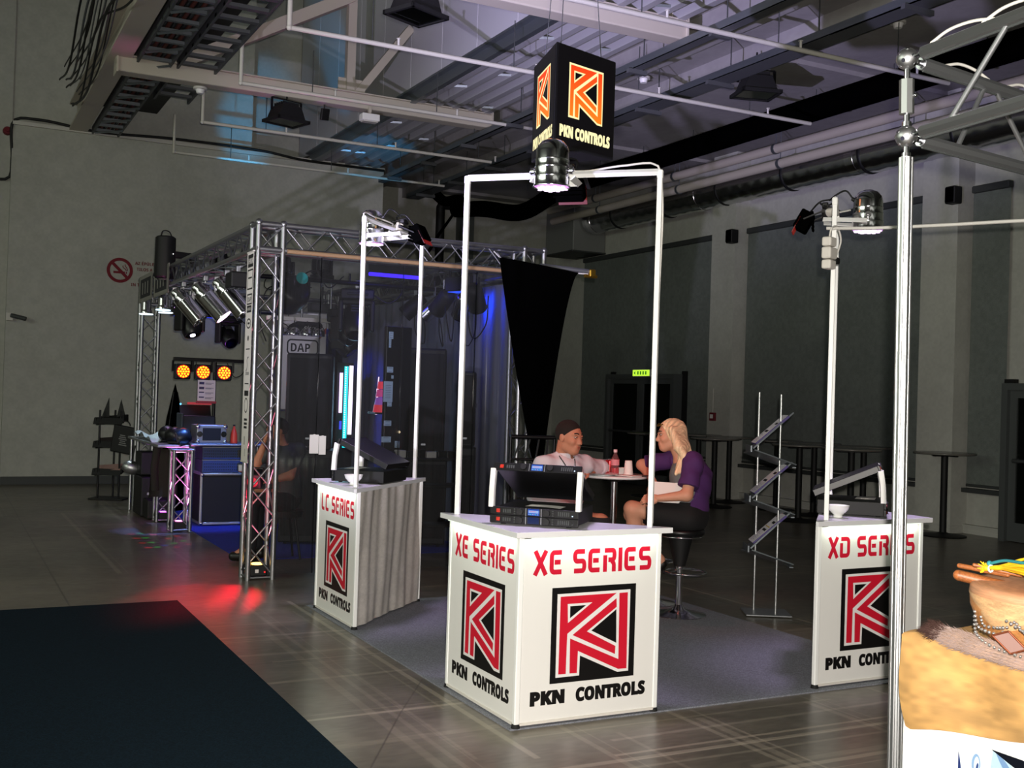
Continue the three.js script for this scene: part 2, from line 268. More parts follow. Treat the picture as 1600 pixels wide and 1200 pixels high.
// unseen window bands added as bodies for the two hall fill lights
function addedWindowBand(n, at, w, h, ry, k) { const g = structGroup('window_' + n); g.position.set(...at); g.rotation.y = ry; part(g, 'frame', M.frameGrey, box2(-w / 2 - .08, -h / 2 - .08, -.03, w / 2 + .08, -h / 2, .05), box2(-w / 2 - .08, h / 2, -.03, w / 2 + .08, h / 2 + .08, .05)); const c = Math.round(w / 1.6); for (let i = 0; i <= c; i++) part(g, 'mullion', M.frameGrey, box2(-w / 2 + i * w / c - .04, -h / 2, -.03, -w / 2 + i * w / c + .04, h / 2, .05)); for (let i = 0; i < c; i++) part(g, 'pane', glow(0xe8f2de, k), box2(-w / 2 + i * w / c + .04, -h / 2, -.01, -w / 2 + (i + 1) * w / c - .04, h / 2, .0)); }
addedWindowBand(1, [-7.93, 4.4, -9], 14, 3.2, Math.PI / 2, .5); addedWindowBand(2, [3, 5.6, 6.44], 9, 2.4, Math.PI, .1);
[[[-2.5, .6, -3], [6.6, 6.4, -9.6], 'added unseen wash lamp left of the photographer'], [[-1.5, .5, -2.2], [8.3, 6, -16.5], 'second added unseen wash lamp left of photographer']].forEach(([p, q, l]) => { const t = thing('wash_lamp', l, 'lamp', p); const d = V(...q).sub(V(...p)).normalize(), Q = new THREE.Quaternion().setFromUnitVectors(V(0, 1, 0), d), R = (g) => g.applyQuaternion(Q); part(t, 'housing', M.black, R(C(.14, .1, .26, 0, -.18, 0, 24))); part(t, 'lens', glow(0xd2c8ff, 2), R(C(.12, .12, .01, 0, -.045, 0, 24))); part(t, 'stand', M.blackMetal, T([0, -p[1], 0], [0, -.1, 0], .02), RB(.4, .03, .4, .01, 0, -p[1] + .016)); });  // unseen lamp bodies added for the lavender roof washes
// floor coverings
solo('carpet', 'large dark navy carpet lying in front of the stands', 'carpet', M.navy, [uvM(box2(-5, 0, -8.86, 1.71, 0.008, 2.5), 8)]);
solo('carpet', 'grey carpet under the three white counters', 'carpet', M.greyCarpet, [uvM(box2(2.6, 0, -8.36, 5.58, 0.008, -4.92), 6)]);
solo('carpet', 'bright blue carpet on the floor of the truss booth', 'carpet', M.blueCarpet, [uvM(box2(2.67, 0, -16.2, 5.3, 0.008, -10.75), 6)]);

// ---------------------------------------------------------------- roof steelwork and services
[[-14.95, 'far cream steel roof truss with two floodlights under it'], [-10.1, 'near cream steel roof truss cut by the top of the picture']].forEach(([z, l]) => {
  const t = structGroup('roof_truss');
  part(t, 'bottom_chord', M.steel, RB(5.35, 0.2, 0.24, 0.02, 4.55, 5.78, z), B(5.3, 0.015, 0.3, 4.55, 5.885, z));
  part(t, 'end_plate', M.steel, B(0.02, 0.4, 0.3, 7.22, 5.86, z), B(0.02, 0.4, 0.3, 1.89, 5.86, z));
  part(t, 'post', M.steel, B(0.12, 3.4, 0.12, 5.02, 7.55, z)); part(t, 'post', M.steel, B(0.14, 3.6, 0.14, 1.98, 7.7, z));
  part(t, 'diagonal', M.steel, bar([2.55, 5.85, z], [5.0, 7.25, z], 0.16, 0.2)); part(t, 'diagonal', M.steel, bar([5.1, 5.86, z], [5.92, 6.98, z], 0.11));
  part(t, 'gusset', M.steel, B(0.4, 0.24, 0.02, 5.05, 5.98, z)); part(t, 'hanger_plate', M.steel, B(0.12, 0.34, 0.12, 7.12, 5.98, z));
});
struct('roof_beam', M.steel, box2(1.78, 5.86, -19.7, 2.06, 5.9, 6), box2(1.9, 5.9, -19.7, 1.94, 6.3, 6), box2(1.78, 6.3, -19.7, 2.06, 6.33, 6));
{ // two ladder trays with reddish cables
  const t = thing('cable_ladder', 'dark steel cable ladders with red cables under the roof on the left', 'cable ladder');
  for (const [x, z] of [[2.12, -19.5], [2.52, -19.5], [2.62, -16.6], [3.1, -16.6]]) part(t, 'rail', M.dim, box2(x, 5.82, z, x + 0.03, 5.94, 5));
  for (let z = -19.3, i = 0; z < -4; z += 0.42, i++) { part(t, 'rung', M.galv, box2(2.12, 5.83, z, 2.55, 5.87, z + 0.06)); if (z > -16.5) part(t, 'rung', M.dim, box2(2.62, 5.83, z, 3.13, 5.87, z + 0.09)); if (i % 2 === 0) part(t, 'brace', M.galv, bar([2.14, 5.8, z], [2.52, 5.8, z + 0.42], 0.03, 0.01)); if (i % 4 === 0) part(t, 'hanger', M.galv, bar([2.55, 5.85, z], [2.55, 7.2, z], 0.04, 0.02)); }
  for (let i = 0; i < 6; i++) part(t, 'tray_cable', i % 2 ? M.redCable : M.cable, curve([[2.18 + i * 0.06, 5.9, -19.4], [2.2 + i * 0.055, 5.91, -14], [2.19 + i * 0.06, 5.9, -9], [2.18 + i * 0.06, 5.9, -2]], 0.028, 40, 6));
  part(t, 'lid', M.black, box2(2.1, 6.3, -19.5, 3.15, 6.32, 5));
}
{ const t = thing('hanging_cables', 'loose bundle of dark and tan cables hanging beside the roof beam', 'cable');
  for (let i = 0; i < 14; i++) { const x = 1.42 + rnd() * 0.32, y = 5.9 + rnd() * 0.7, s = rnd() * 3; part(t, 'strand', i % 3 ? M.cable : M.dim, curve([[x + 0.1, y + 0.2, -19.3 + s * 0.3], [x, y - 0.25, -17 + s], [x - 0.05, y + 0.15, -14.8 + s], [x + 0.05, y - 0.2, -12.5 + s], [x, y + 0.1, -8]], 0.008 + rnd() * 0.009, 60, 5)); } }
const pipeRun = (label, y, z, x0, x1, up, r = 0.022) => {
  const p = thing('sprinkler_pipe', label, 'pipe'); part(p, 'run', M.pipe, T([x0, y, z], [x1, y, z], r, 10));
  if (up) part(p, 'drop', M.pipe, T([x0, y, z], [x0, y + up, z], r, 10), S(r * 1.25, x0, y, z, 10));
  for (let x = x0 + 0.9; x < x1; x += 1.7) { const s = part(p, 'hanger', M.greyTrim, T([x, y, z], [x, y + 0.55, z], 0.006, 5)); part(s, 'sprinkler_head', M.edge, C(0.014, 0.014, 0.07, x + 0.3, y + r + 0.03, z, 8), C(0.025, 0.025, 0.006, x + 0.3, y + r + 0.07, z, 8)); }
};
pipeRun('white sprinkler pipe passing behind the triangular light box', 5.4, -11.15, 3.08, 10.1, 1.4, 0.026);
pipeRun('white sprinkler pipe under the far roof truss', 5.4, -13.5, 3.15, 7.2, 0.6, 0.024);
pipeRun('thin white sprinkler pipe just beyond the far roof truss', 5.4, -15.8, 3.17, 7.7, 0.6, 0.024);
pipeRun('farthest thin sprinkler pipe along the back wall', 5.4, -18.1, 3.2, 7.9, 0.6, 0.022);
pipeRun('cream sprinkler pipe nearest to the camera at upper right', 5.4, -8.9, 5.0, 10.1, 0, 0.026);
for (const [x, y, z0, z1, w, l] of [[6.9, 5.42, -18.6, 3, 0.12, 'perforated steel cable tray under the ribbed ceiling'], [8.15, 5.5, -20.2, 3, 0.26, 'wide dark cable tray under the flat ceiling']]) {
  const t = thing('cable_tray', l, 'cable tray');
  part(t, 'channel', M.dim, box2(x - w / 2, y, z0, x + w / 2, y + 0.012, z1)); part(t, 'side_rail', M.galv, box2(x - w / 2, y, z0, x - w / 2 + 0.012, y + 0.09, z1)); part(t, 'side_rail', M.galv, box2(x + w / 2 - 0.012, y, z0, x + w / 2, y + 0.09, z1));
  for (let z = z0 + 0.6; z < 0; z += 1.5) { part(t, 'bracket', M.dim, box2(x - w / 2 - 0.06, y - 0.05, z, x + w / 2 + 0.07, y, z + 0.05)); part(t, 'hanger_rod', M.greyTrim, T([x + w / 2 + 0.05, y, z], [x + w / 2 + 0.05, y + 0.6, z], 0.008, 5)); }
  part(t, 'cables', M.cable, curve([[x, y + 0.04, z0], [x + 0.02, y + 0.045, -12], [x - 0.01, y + 0.04, -5], [x, y + 0.04, z1]], 0.028, 30, 6));
}
{ const d = thing('black_fabric_roll', 'long black rolled fabric hanging along the right ceiling', 'fabric roll');
  part(d, 'fabric', M.blackCloth, curve([[10.62, 5.8, -2], [10.6, 5.79, -8], [10.6, 5.78, -11], [10.62, 5.76, -15], [10.58, 5.72, -18.5], [10.45, 5.45, -20], [10.1, 5.62, -21], [9.9, 5.72, -22]], 0.17, 120, 14));
  part(d, 'end_bundle', M.blackCloth, curve([[9.95, 5.6, -21.6], [9.7, 5.82, -21.4], [9.4, 5.78, -21.5], [9.2, 5.9, -21.5]], 0.11, 24, 10));
  for (let z = -20; z < -3; z += 1.4) part(d, 'tie', M.greyTrim, T([10.6, 5.9, z], [10.6, 6.04, z], 0.007, 5)); }
for (const [x, y, l] of [[11.62, 5.72, 'upper beige pipe running beside the spiral duct'], [11.72, 5.5, 'lower beige pipe running beside the spiral duct']]) { const p = thing('heating_pipe', l, 'pipe'); part(p, 'run', M.steel, T([x, y, -20.9], [x, y, 4], 0.075, 14)); for (let z = -19; z < 2; z += 2.7) part(p, 'clip', M.galv, C(0.085, 0.085, 0.06, x, y, z, 14, Math.PI / 2), T([x, y, z], [x, 6.04, z], 0.008, 5)); }
{ const d = thing('ventilation_duct', 'round spiral metal duct ending in a box on the right wall', 'duct');
  const pr = []; for (let i = 0; i <= 300; i++) pr.push([0.27 + (i % 4 < 1 ? 0.007 : 0), i * 0.075]);
  part(d, 'tube', M.chromeR, mv(L(pr, 28), 12.25, 5.45, -20.1, Math.PI / 2));
  for (let i = 0; i < 12; i++) { part(d, 'collar', M.black, C(0.285, 0.285, 0.035, 12.25, 5.45, -19 + i * 1.7, 28, Math.PI / 2)); }
  for (const z of [-19.9, -16.3, -12.4]) part(d, 'sleeve', M.chrome, C(0.283, 0.283, 0.16, 12.25, 5.45, z, 28, Math.PI / 2));
  part(d, 'end_box', std(0x8f9190, .5, .3), RB(0.8, 0.95, 1.2, 0.02, 12.2, 5.28, -20.75)); part(d, 'box_edge', M.greyTrim, box2(11.78, 4.79, -21.36, 12.62, 4.82, -20.14)); }
function floodlight(label, x, y, z, ry, s, up) {
  const f = thing('floodlight', label, 'floodlight', [x, y, z], ry, 'black floodlights hanging from the roof');
  part(f, 'housing', M.black, mv(X([[-0.2, 0], [0.2, 0], [0.13, 0.16], [-0.13, 0.16]], 0.28, 0.01), 0, 0, -0.14), ...[...Array(5)].map((_, i) => B(0.24, 0.05, 0.012, 0, 0.19, -0.1 + i * 0.05)));
  part(f, 'rim', M.black, box2(-0.24, -0.04, -0.2, 0.24, 0, -0.17), box2(-0.24, -0.04, 0.17, 0.24, 0, 0.2), box2(-0.24, -0.04, -0.2, -0.21, 0, 0.2), box2(0.21, -0.04, -0.2, 0.24, 0, 0.2));
  part(f, 'reflector', M.chromeR, mv(L([[0.02, 0.1], [0.1, 0.07], [0.17, 0]], 4), 0, 0, 0, 0, Math.PI / 4));
  part(f, 'glass', M.clearPlastic, box2(-0.21, -0.03, -0.17, 0.21, -0.024, 0.17)); part(f, 'lamp', M.white, T([-0.08, 0.04, 0], [0.08, 0.04, 0], 0.015));
  part(f, 'bracket', M.blackMetal, bar([-0.22, 0.1, 0], [-0.22, 0.26, 0], 0.03, 0.012), bar([0.22, 0.1, 0], [0.22, 0.26, 0], 0.03, 0.012), bar([-0.22, 0.26, 0], [0.22, 0.26, 0], 0.012, 0.03), T([0, 0.26, 0], [0, 0.26 + up, 0], 0.01));
  f.scale.setScalar(s); return f;
}
floodlight('black floodlight cut by the top of the picture', 4.05, 5.42, -10.1, 0.4, 1.05, 0.1);
floodlight('black floodlight under the left part of the far roof truss', 4.1, 5.36, -14.85, 0.3, 1.05, 0.1);
floodlight('black floodlight hanging from the flat ceiling at upper right', 8.6, 5.42, -10.45, -0.3, 1.05, 0.2);
{ const f = thing('motion_sensor', 'small square black sensor beside the far floodlight', 'sensor', [4.62, 5.5, -14.78]); part(f, 'case', M.black, RB(0.16, 0.16, 0.04, 0.01, 0, 0, 0, 0.3, 0.6)); part(f, 'bracket', M.greyTrim, T([0, 0, 0], [0.05, 0.2, -0.2], 0.01)); }
{ const f = thing('emergency_light', 'small white emergency light box on the far roof truss', 'light box', [5.28, 5.55, -14.8]); part(f, 'case', M.white, RB(0.26, 0.1, 0.16, 0.015)); part(f, 'diffuser', M.edge, RB(0.22, 0.02, 0.12, 0.008, 0, -0.055)); part(f, 'bracket', M.steel, B(0.04, 0.12, 0.04, 0, 0.1)); }
for (const [x, y, z, l] of [[2.95, 5.58, -14.92, 'round white smoke detector under the left end of far roof truss'], [8.35, 6.0, -12.5, 'small white smoke detector on the flat ceiling behind the light box'], [9.6, 6.04, -9.2, 'small white smoke detector near the top of the chrome post']]) { const s = thing('smoke_detector', l, 'detector', [x, y, z]); part(s, 'base', M.edge, C(0.09, 0.09, 0.03, 0, 0.05)); part(s, 'sensor', M.white, C(0.06, 0.045, 0.05, 0, 0.01)); }
// ---------------------------------------------------------------- the three corner counters
const LOGO = {
  white: [[.062, .066], [.933, .061], [.933, .942], [.799, .944], [.345, .731], [.341, .94], [.065, .941]],
  red: [[[.1, .096], [.763, .093], [.188, .489], [.183, .91], [.097, .907]], [[.764, .149], [.769, .242], [.418, .48], [.767, .663], [.764, .748], [.251, .507]], [[.223, .541], [.808, .807], [.798, .095], [.901, .093], [.911, .914], [.806, .912], [.319, .679], [.314, .912], [.228, .909]]],
  holeW: [[.183, .176], [.473, .175], [.192, .377]], holeB: [[.214, .202], [.399, .201], [.215, .326]], tri: [[.766, .267], [.776, .629], [.472, .476]],
};
function poly(c, pts, x, y, w, h, fill) { c.fillStyle = fill; c.beginPath(); pts.forEach((p, i) => c[i ? 'lineTo' : 'moveTo'](x + p[0] * w, y + p[1] * h)); c.closePath(); c.fill(); }
function drawLogo(c, x, y, w, h, frame, white, red) {
  c.fillStyle = frame; c.fillRect(x, y, w, h);
  poly(c, LOGO.white, x, y, w, h, white);
  poly(c, LOGO.red[0], x, y, w, h, red); poly(c, LOGO.holeW, x, y, w, h, white); poly(c, LOGO.holeB, x, y, w, h, frame);
  poly(c, LOGO.red[1], x, y, w, h, red); poly(c, LOGO.red[2], x, y, w, h, red); poly(c, LOGO.tri, x, y, w, h, frame);
}
const GLYPH = {
  X: [[['M', .06, 0], ['L', .64, 1]], [['M', .64, 0], ['L', .06, 1]]],
  E: [[['M', .64, .1], ['L', .26, .1], ['Q', .1, .1, .1, .28], ['L', .1, .72], ['Q', .1, .9, .26, .9], ['L', .64, .9]], [['M', .26, .5], ['L', .58, .5]]],
  S: [[['M', .64, .1], ['L', .24, .1], ['Q', .1, .1, .1, .3], ['Q', .1, .5, .24, .5], ['L', .5, .5], ['Q', .62, .5, .62, .7], ['Q', .62, .9, .5, .9], ['L', .06, .9]]],
  R: [[['M', .06, .1], ['L', .5, .1], ['Q', .62, .1, .62, .3], ['Q', .62, .5, .5, .5], ['L', .28, .5]], [['M', .1, .3], ['L', .1, 1]], [['M', .44, .54], ['Q', .6, .6, .6, .76], ['L', .6, 1]]],
  I: [[['M', .12, 0], ['L', .12, 1]]],
  L: [[['M', .1, 0], ['L', .1, .72], ['Q', .1, .9, .26, .9], ['L', .58, .9]]],
  C: [[['M', .62, .1], ['L', .26, .1], ['Q', .1, .1, .1, .28], ['L', .1, .72], ['Q', .1, .9, .26, .9], ['L', .62, .9]]],
  D: [[['M', .1, .3], ['L', .1, .9], ['L', .44, .9], ['Q', .62, .9, .62, .72], ['L', .62, .28], ['Q', .62, .1, .44, .1], ['L', .06, .1]]],
};
function techText(c, s, x, y, w, h, col) {
  const adv = (ch) => ch === ' ' ? .42 : ch === 'I' ? .36 : .84; let tot = 0; for (const ch of s) tot += adv(ch); const k = w / (tot - .1); let px = x;
  c.strokeStyle = col; c.lineWidth = h * .2; c.lineJoin = 'round'; c.lineCap = 'butt';
  for (const ch of s) { for (const st of GLYPH[ch] || []) { c.beginPath(); for (const q of st) { const P = (a, b) => [px + a * k, y + b * h]; if (q[0] === 'M') c.moveTo(...P(q[1], q[2])); else if (q[0] === 'L') c.lineTo(...P(q[1], q[2])); else c.quadraticCurveTo(...P(q[1], q[2]), ...P(q[3], q[4])); } c.stroke(); } px += adv(ch) * k; }
}
function fitText(c, s, x, y, w, h, col, weight = 0.11) { // heavy condensed capitals filling a box
  c.save(); c.font = 'bold 100px sans-serif'; const m = c.measureText(s).width; c.translate(x, y + h); c.scale(w / m, h / 72); c.fillStyle = c.strokeStyle = col; c.lineWidth = 100 * weight; c.lineJoin = 'miter'; c.fillText(s, 0, 0); if (weight) c.strokeText(s, 0, 0); c.restore();
}
const faceTex = (s) => canvasTex(1024, 1112, (c, w, h) => {
  c.fillStyle = '#e9e7e3'; c.fillRect(0, 0, w, h);
  techText(c, s, w * .08, h * .065, w * .87, h * .135, '#c81532');
  drawLogo(c, w * .215, h * .275, w * .62, h * .53, '#0b090a', '#ece8e6', '#cf1730');
  fitText(c, 'PKN', w * .075, h * .845, w * .255, h * .068, '#0b090a'); fitText(c, 'CONTROLS', w * .405, h * .845, w * .52, h * .068, '#0b090a');
});
const LEG = 0.862, OV = 0.042, HT = 1.0;
const counters = [];
function counter(series, label, x, z, ry) {
  const t = thing('display_counter', label, 'counter', [x, 0, z], ry);
  const faceMat = std(0xffffff, 0.42, 0, { map: faceTex(series) });
  // printed faces
  for (const side of [0, 1]) {
    const f = part(t, 'printed_face', M.white, B(LEG - 0.03, HT - 0.07, 0.012, LEG / 2, HT / 2 - 0.005, -0.008));
    part(f, 'print', faceMat, mv(new THREE.PlaneGeometry(LEG - 0.034, HT - 0.074), LEG / 2, HT / 2 - 0.005, -0.0015));
    if (side) { f.rotation.y = -Math.PI / 2; f.position.set(0, 0, -LEG); }
    part(t, 'lower_rail', M.offWhite, side ? box2(-0.004, 0.018, -LEG + 0.02, 0.02, 0.032, -0.02) : box2(0.02, 0.018, -0.02, LEG - 0.02, 0.032, 0.004));
  }
  for (const [px, pz] of [[0.008, -0.008], [LEG - 0.012, -0.012], [0.012, -LEG + 0.012]]) { part(t, 'corner_post', M.whiteMetal, RB(0.03, HT - 0.05, 0.03, 0.006, px, HT / 2, pz)); part(t, 'foot', M.rubber, C(0.02, 0.024, 0.02, px, 0.018, pz, 14)); }
  const a = -OV, b = LEG + OV;
  part(t, 'counter_top', M.laminate, mv(X([[a, a], [b, a], [b, a + 0.02], [a + 0.02, b], [a, b]], 0.026, 0.0015), 0, HT - 0.028, 0, -Math.PI / 2));
  // cloth closing the long back side, gently gathered
  part(t, 'back_cloth', M.drape, sheet((u, v) => { const s = 0.02 + u * (LEG - 0.04), w = Math.sin(u * 23 + 0.6) * 0.006 + Math.sin(u * 51 + v * 3) * 0.004 + Math.sin(v * 5 + u * 9) * 0.006 * (1 - v) + Math.sin((u - 0.55) * 9 + v * 4) * 0.008 * v; return [s - 0.012 + w * .7, 0.02 + v * (HT - 0.05), -(LEG - s) - 0.012 - w * .7]; }, 140, 40));
  // light strips tucked under the overhanging top
  for (const side of [0, 1]) part(t, 'light_strip', glow(0xf0ffe8, 1.0), side ? B(0.012, 0.006, LEG - 0.1, -0.03, HT - 0.033, -LEG / 2) : B(LEG - 0.1, 0.006, 0.012, LEG / 2, HT - 0.033, 0.03));
  const w = (p) => t.localToWorld(V(...p)).toArray(); t.updateMatrixWorld();
  area(w([LEG / 2, HT - 0.038, 0.03]), w([LEG / 2, 0.2, -0.12]), 0xf0ffe8, 24, LEG - 0.1, 0.012);
  area(w([-0.03, HT - 0.038, -LEG / 2]), w([0.12, 0.2, -LEG / 2]), 0xf0ffe8, 24, LEG - 0.1, 0.012);
  counters.push({ t, w, ry }); return counters[counters.length - 1];
}
const cXE = counter('XE SERIES', 'white corner counter with red lettering and logo nearest the camera', 2.63, -4.925, 0);
const cLC = counter('LC SERIES', 'white corner counter with grey back cloth beside the truss booth', 2.627, -8.248, -Math.PI / 2 + 0.0108);
const cXD = counter('XD SERIES', 'white corner counter partly behind the chrome post on the right', 5.515, -4.975, Math.PI / 2 + 0.008);

const ledFace = (n, r) => { const g = []; for (let i = 0; i < n; i++) { const k = Math.sqrt((i + .5) / n) * r, a = i * 2.39996; g.push(C(0.011, 0.013, 0.006, Math.cos(a) * k, 0, Math.sin(a) * k, 8)); } return g; };
function lampFrame(c, which, ends) {
  const f = thing('lamp_gantry', `white square-tube lamp frame standing on the ${which}`, 'frame', c.t.position.toArray(), c.t.rotation.y);
  const h = 2.905, i = 0.068, p0 = [i * 0 + 0.012, -LEG + i], p1 = [LEG - i, -0.012];
  for (const [x, z] of [p0, p1]) { const p = part(f, 'pole', M.whiteMetal, mv(RB(0.028, h - HT, 0.028, 0.004, 0, 0, 0, 0, Math.PI / 4), x, (h + HT) / 2, z)); part(p, 'pole_cap', M.black, B(0.012, 0.002, 0.012, x, h - 0.02, z)); }
  part(f, 'top_bar', M.whiteMetal, bar([p0[0], h + 0.012, p0[1]], [p1[0], h + 0.012, p1[1]], 0.026, 0.026));
  for (const [x, z] of [p0, p1]) part(f, 'corner_joint', M.whiteMetal, mv(RB(0.034, 0.05, 0.034, 0.01, 0, 0, 0, 0, Math.PI / 4), x, h, z));
  const mx = (p0[0] + p1[0]) / 2, mz = (p0[1] + p1[1]) / 2, k = Math.SQRT1_2;
  for (const s of [-1, 1]) part(f, 'bracket_arm', M.whiteMetal, bar([mx + s * .085 * k + .08 * k, h - 0.03, mz + s * .085 * k - .08 * k], [mx + s * .115 * k - .19 * k, h - 0.045, mz + s * .115 * k + .19 * k], 0.034, 0.006));
  part(f, 'bracket_plate', M.whiteMetal, bar([mx - .085 * k, h - 0.03, mz - .085 * k], [mx + .085 * k, h - 0.03, mz + .085 * k], 0.05, 0.01));
  part(f, 'clamp', M.offWhite, C(0.03, 0.03, 0.05, mx + 0.02, h + 0.03, mz - 0.02, 14, 0, 0, Math.PI / 2), S(0.014, mx + 0.05, h + 0.05, mz, 10));
  part(f, 'flex', M.cableW, curve([[mx - .1, h + .03, mz + .02], [mx + .1, h + .035, mz + .06], [p1[0] - .15, h + .05, p1[1] - .13], [p1[0] - .02, h + .045, p1[1]], [p1[0] + 0.016, h - .1, p1[1]], [p1[0] + .014, 2.2, p1[1]], [p1[0] + .014, HT + .02, p1[1]]], 0.006, 60, 6));
  // parabolic lamp in polished casing, hung on the outer side
  const lx = mx - .195 * k, lz = mz + .195 * k, lp = c.w([lx, h - 0.095, lz]);
  const l = thing('par_lamp', `polished parabolic lamp with pink white face over the ${which}`, 'lamp', lp, c.t.rotation.y - Math.PI / 4);
  part(l, 'casing', M.chrome, L([[0.0, 0.262], [0.03, 0.26], [0.06, 0.247], [0.082, 0.22], [0.09, 0.19], [0.0905, 0.15], [0.093, 0.148], [0.0935, 0.145], [0.0915, 0.142], [0.092, 0.11], [0.0955, 0.108], [0.0955, 0.104], [0.093, 0.1], [0.094, 0.06], [0.097, 0.058], [0.097, 0.053], [0.095, 0.05], [0.0955, 0.012], [0.101, 0.008], [0.102, 0], [0.098, 0], [0.09, 0.03], [0.04, 0.06], [0, 0.07]], 48));
  const fc = part(l, 'lens', glow(0xe59cff, .85), mv(L([[0, -0.004], [0.06, -0.002], [0.094, 0.006]], 40)));
  part(fc, 'led', glow(0xf8dcff, 1.3), ...ledFace(30, 0.082).map((g) => mv(g, 0, -0.006, 0)));
  for (const s of [-1, 1]) { part(l, 'trunnion_knob', M.chrome, C(0.018, 0.02, 0.02, s * 0.108, 0.09, 0, 16, 0, 0, Math.PI / 2), C(0.008, 0.008, 0.05, s * 0.1, 0.09, 0, 10, 0, 0, Math.PI / 2)); }
  part(l, 'cable_gland', M.black, C(0.012, 0.016, 0.04, 0, 0.2, -0.085, 10, -1.1), curve([[0, 0.2, -0.09], [0, 0.26, -0.14], [0.03, 0.24, -0.2], [0, 0.2, -0.24]], 0.006, 24, 6));
  const dn = c.w([lx, h - 0.115, lz]); spot(dn, [dn[0], 0, dn[2]], 0xe6ccff, 7, 50, 0.6, 6);
  // red LED flood on the inner side, aimed at the table between the stands
  const q = c.w([mx + .2 * k, h - 0.03, mz - .2 * k]);
  const r = thing('led_flood', `black red-light flood box on the inner side of the ${which}`, 'lamp', q, c.t.rotation.y - Math.PI / 4);
  part(r, 'housing', M.blackCloth, RB(0.17, 0.13, 0.09, 0.012, 0, 0, 0, 0.5), ...[...Array(5)].map((_, i) => B(0.17, 0.012, 0.012, 0, -0.05 + i * 0.025, 0.056 - i * 0.001, 0.5)));
  part(r, 'lens', glow(0xff2a1a, 0.12), mv(B(0.17, 0.11, 0.004), 0, -0.026, -0.046, 0.5));
  part(r, 'yoke', M.black, bar([-0.11, 0, 0], [-0.11, 0.05, 0.12], 0.02, 0.008), bar([0.11, 0, 0], [0.11, 0.05, 0.12], 0.02, 0.008), bar([-0.11, 0.05, 0.12], [0.11, 0.05, 0.12], 0.02, 0.02));
  part(r, 'cable_loop', M.cable, curve([[0.02, 0.06, 0.03], [0.06, 0.14, 0.1], [-0.02, 0.13, 0.2], [-0.06, 0.09, 0.14], [0.02, 0.12, 0.1], [0.08, 0.08, 0.22]], 0.006, 50, 6), RB(0.1, 0.035, 0.04, 0.01, 0, 0.1, 0.13));
  const e = c.w([mx + .28 * k, h - 0.08, mz - .28 * k]); if (ends) spot(e, ends, 0xff4a3c, 1.8, 46, 0.8, 3);
  return f;
}
lampFrame(cXE, 'nearest counter', [4.6, 1.1, -7.4]); lampFrame(cLC, 'counter beside the truss booth', [4.9, 1.1, -7.2]); lampFrame(cXD, 'counter behind the chrome post', [4.7, 1.1, -7.3]);
{ const k = thing('power_socket', 'pale multi-socket block hanging on the right lamp frame', 'socket', [4.665, 2.6, -4.96], 0.4);
  part(k, 'body', M.offWhite, RB(0.09, 0.055, 0.06, 0.012, 0, 0.055), RB(0.105, 0.07, 0.06, 0.012, 0.006, -0.012), RB(0.085, 0.055, 0.06, 0.012, 0, -0.08)); part(k, 'plug', M.black, RB(0.06, 0.04, 0.04, 0.01, 0.07, -0.05, 0.01));
  part(k, 'lead', M.cableW, curve([[0.0, 0.08, 0], [-0.02, 0.13, 0.02], [0.06, 0.15, 0.02], [0.12, 0.08, 0.02], [0.1, 0.0, 0.01]], 0.006, 30, 6)); }
solo('extension_cable', 'white cable stretched from the right lamp frame past the chrome post', 'cable', M.cableW, [curve([[4.67, 2.74, -4.99], [4.9, 2.748, -4.86], [5.06, 2.736, -4.5], [5.2, 2.72, -4.05], [5.5, 2.7, -3.4], [5.9, 2.8, -2.4]], 0.011, 60, 6)]);

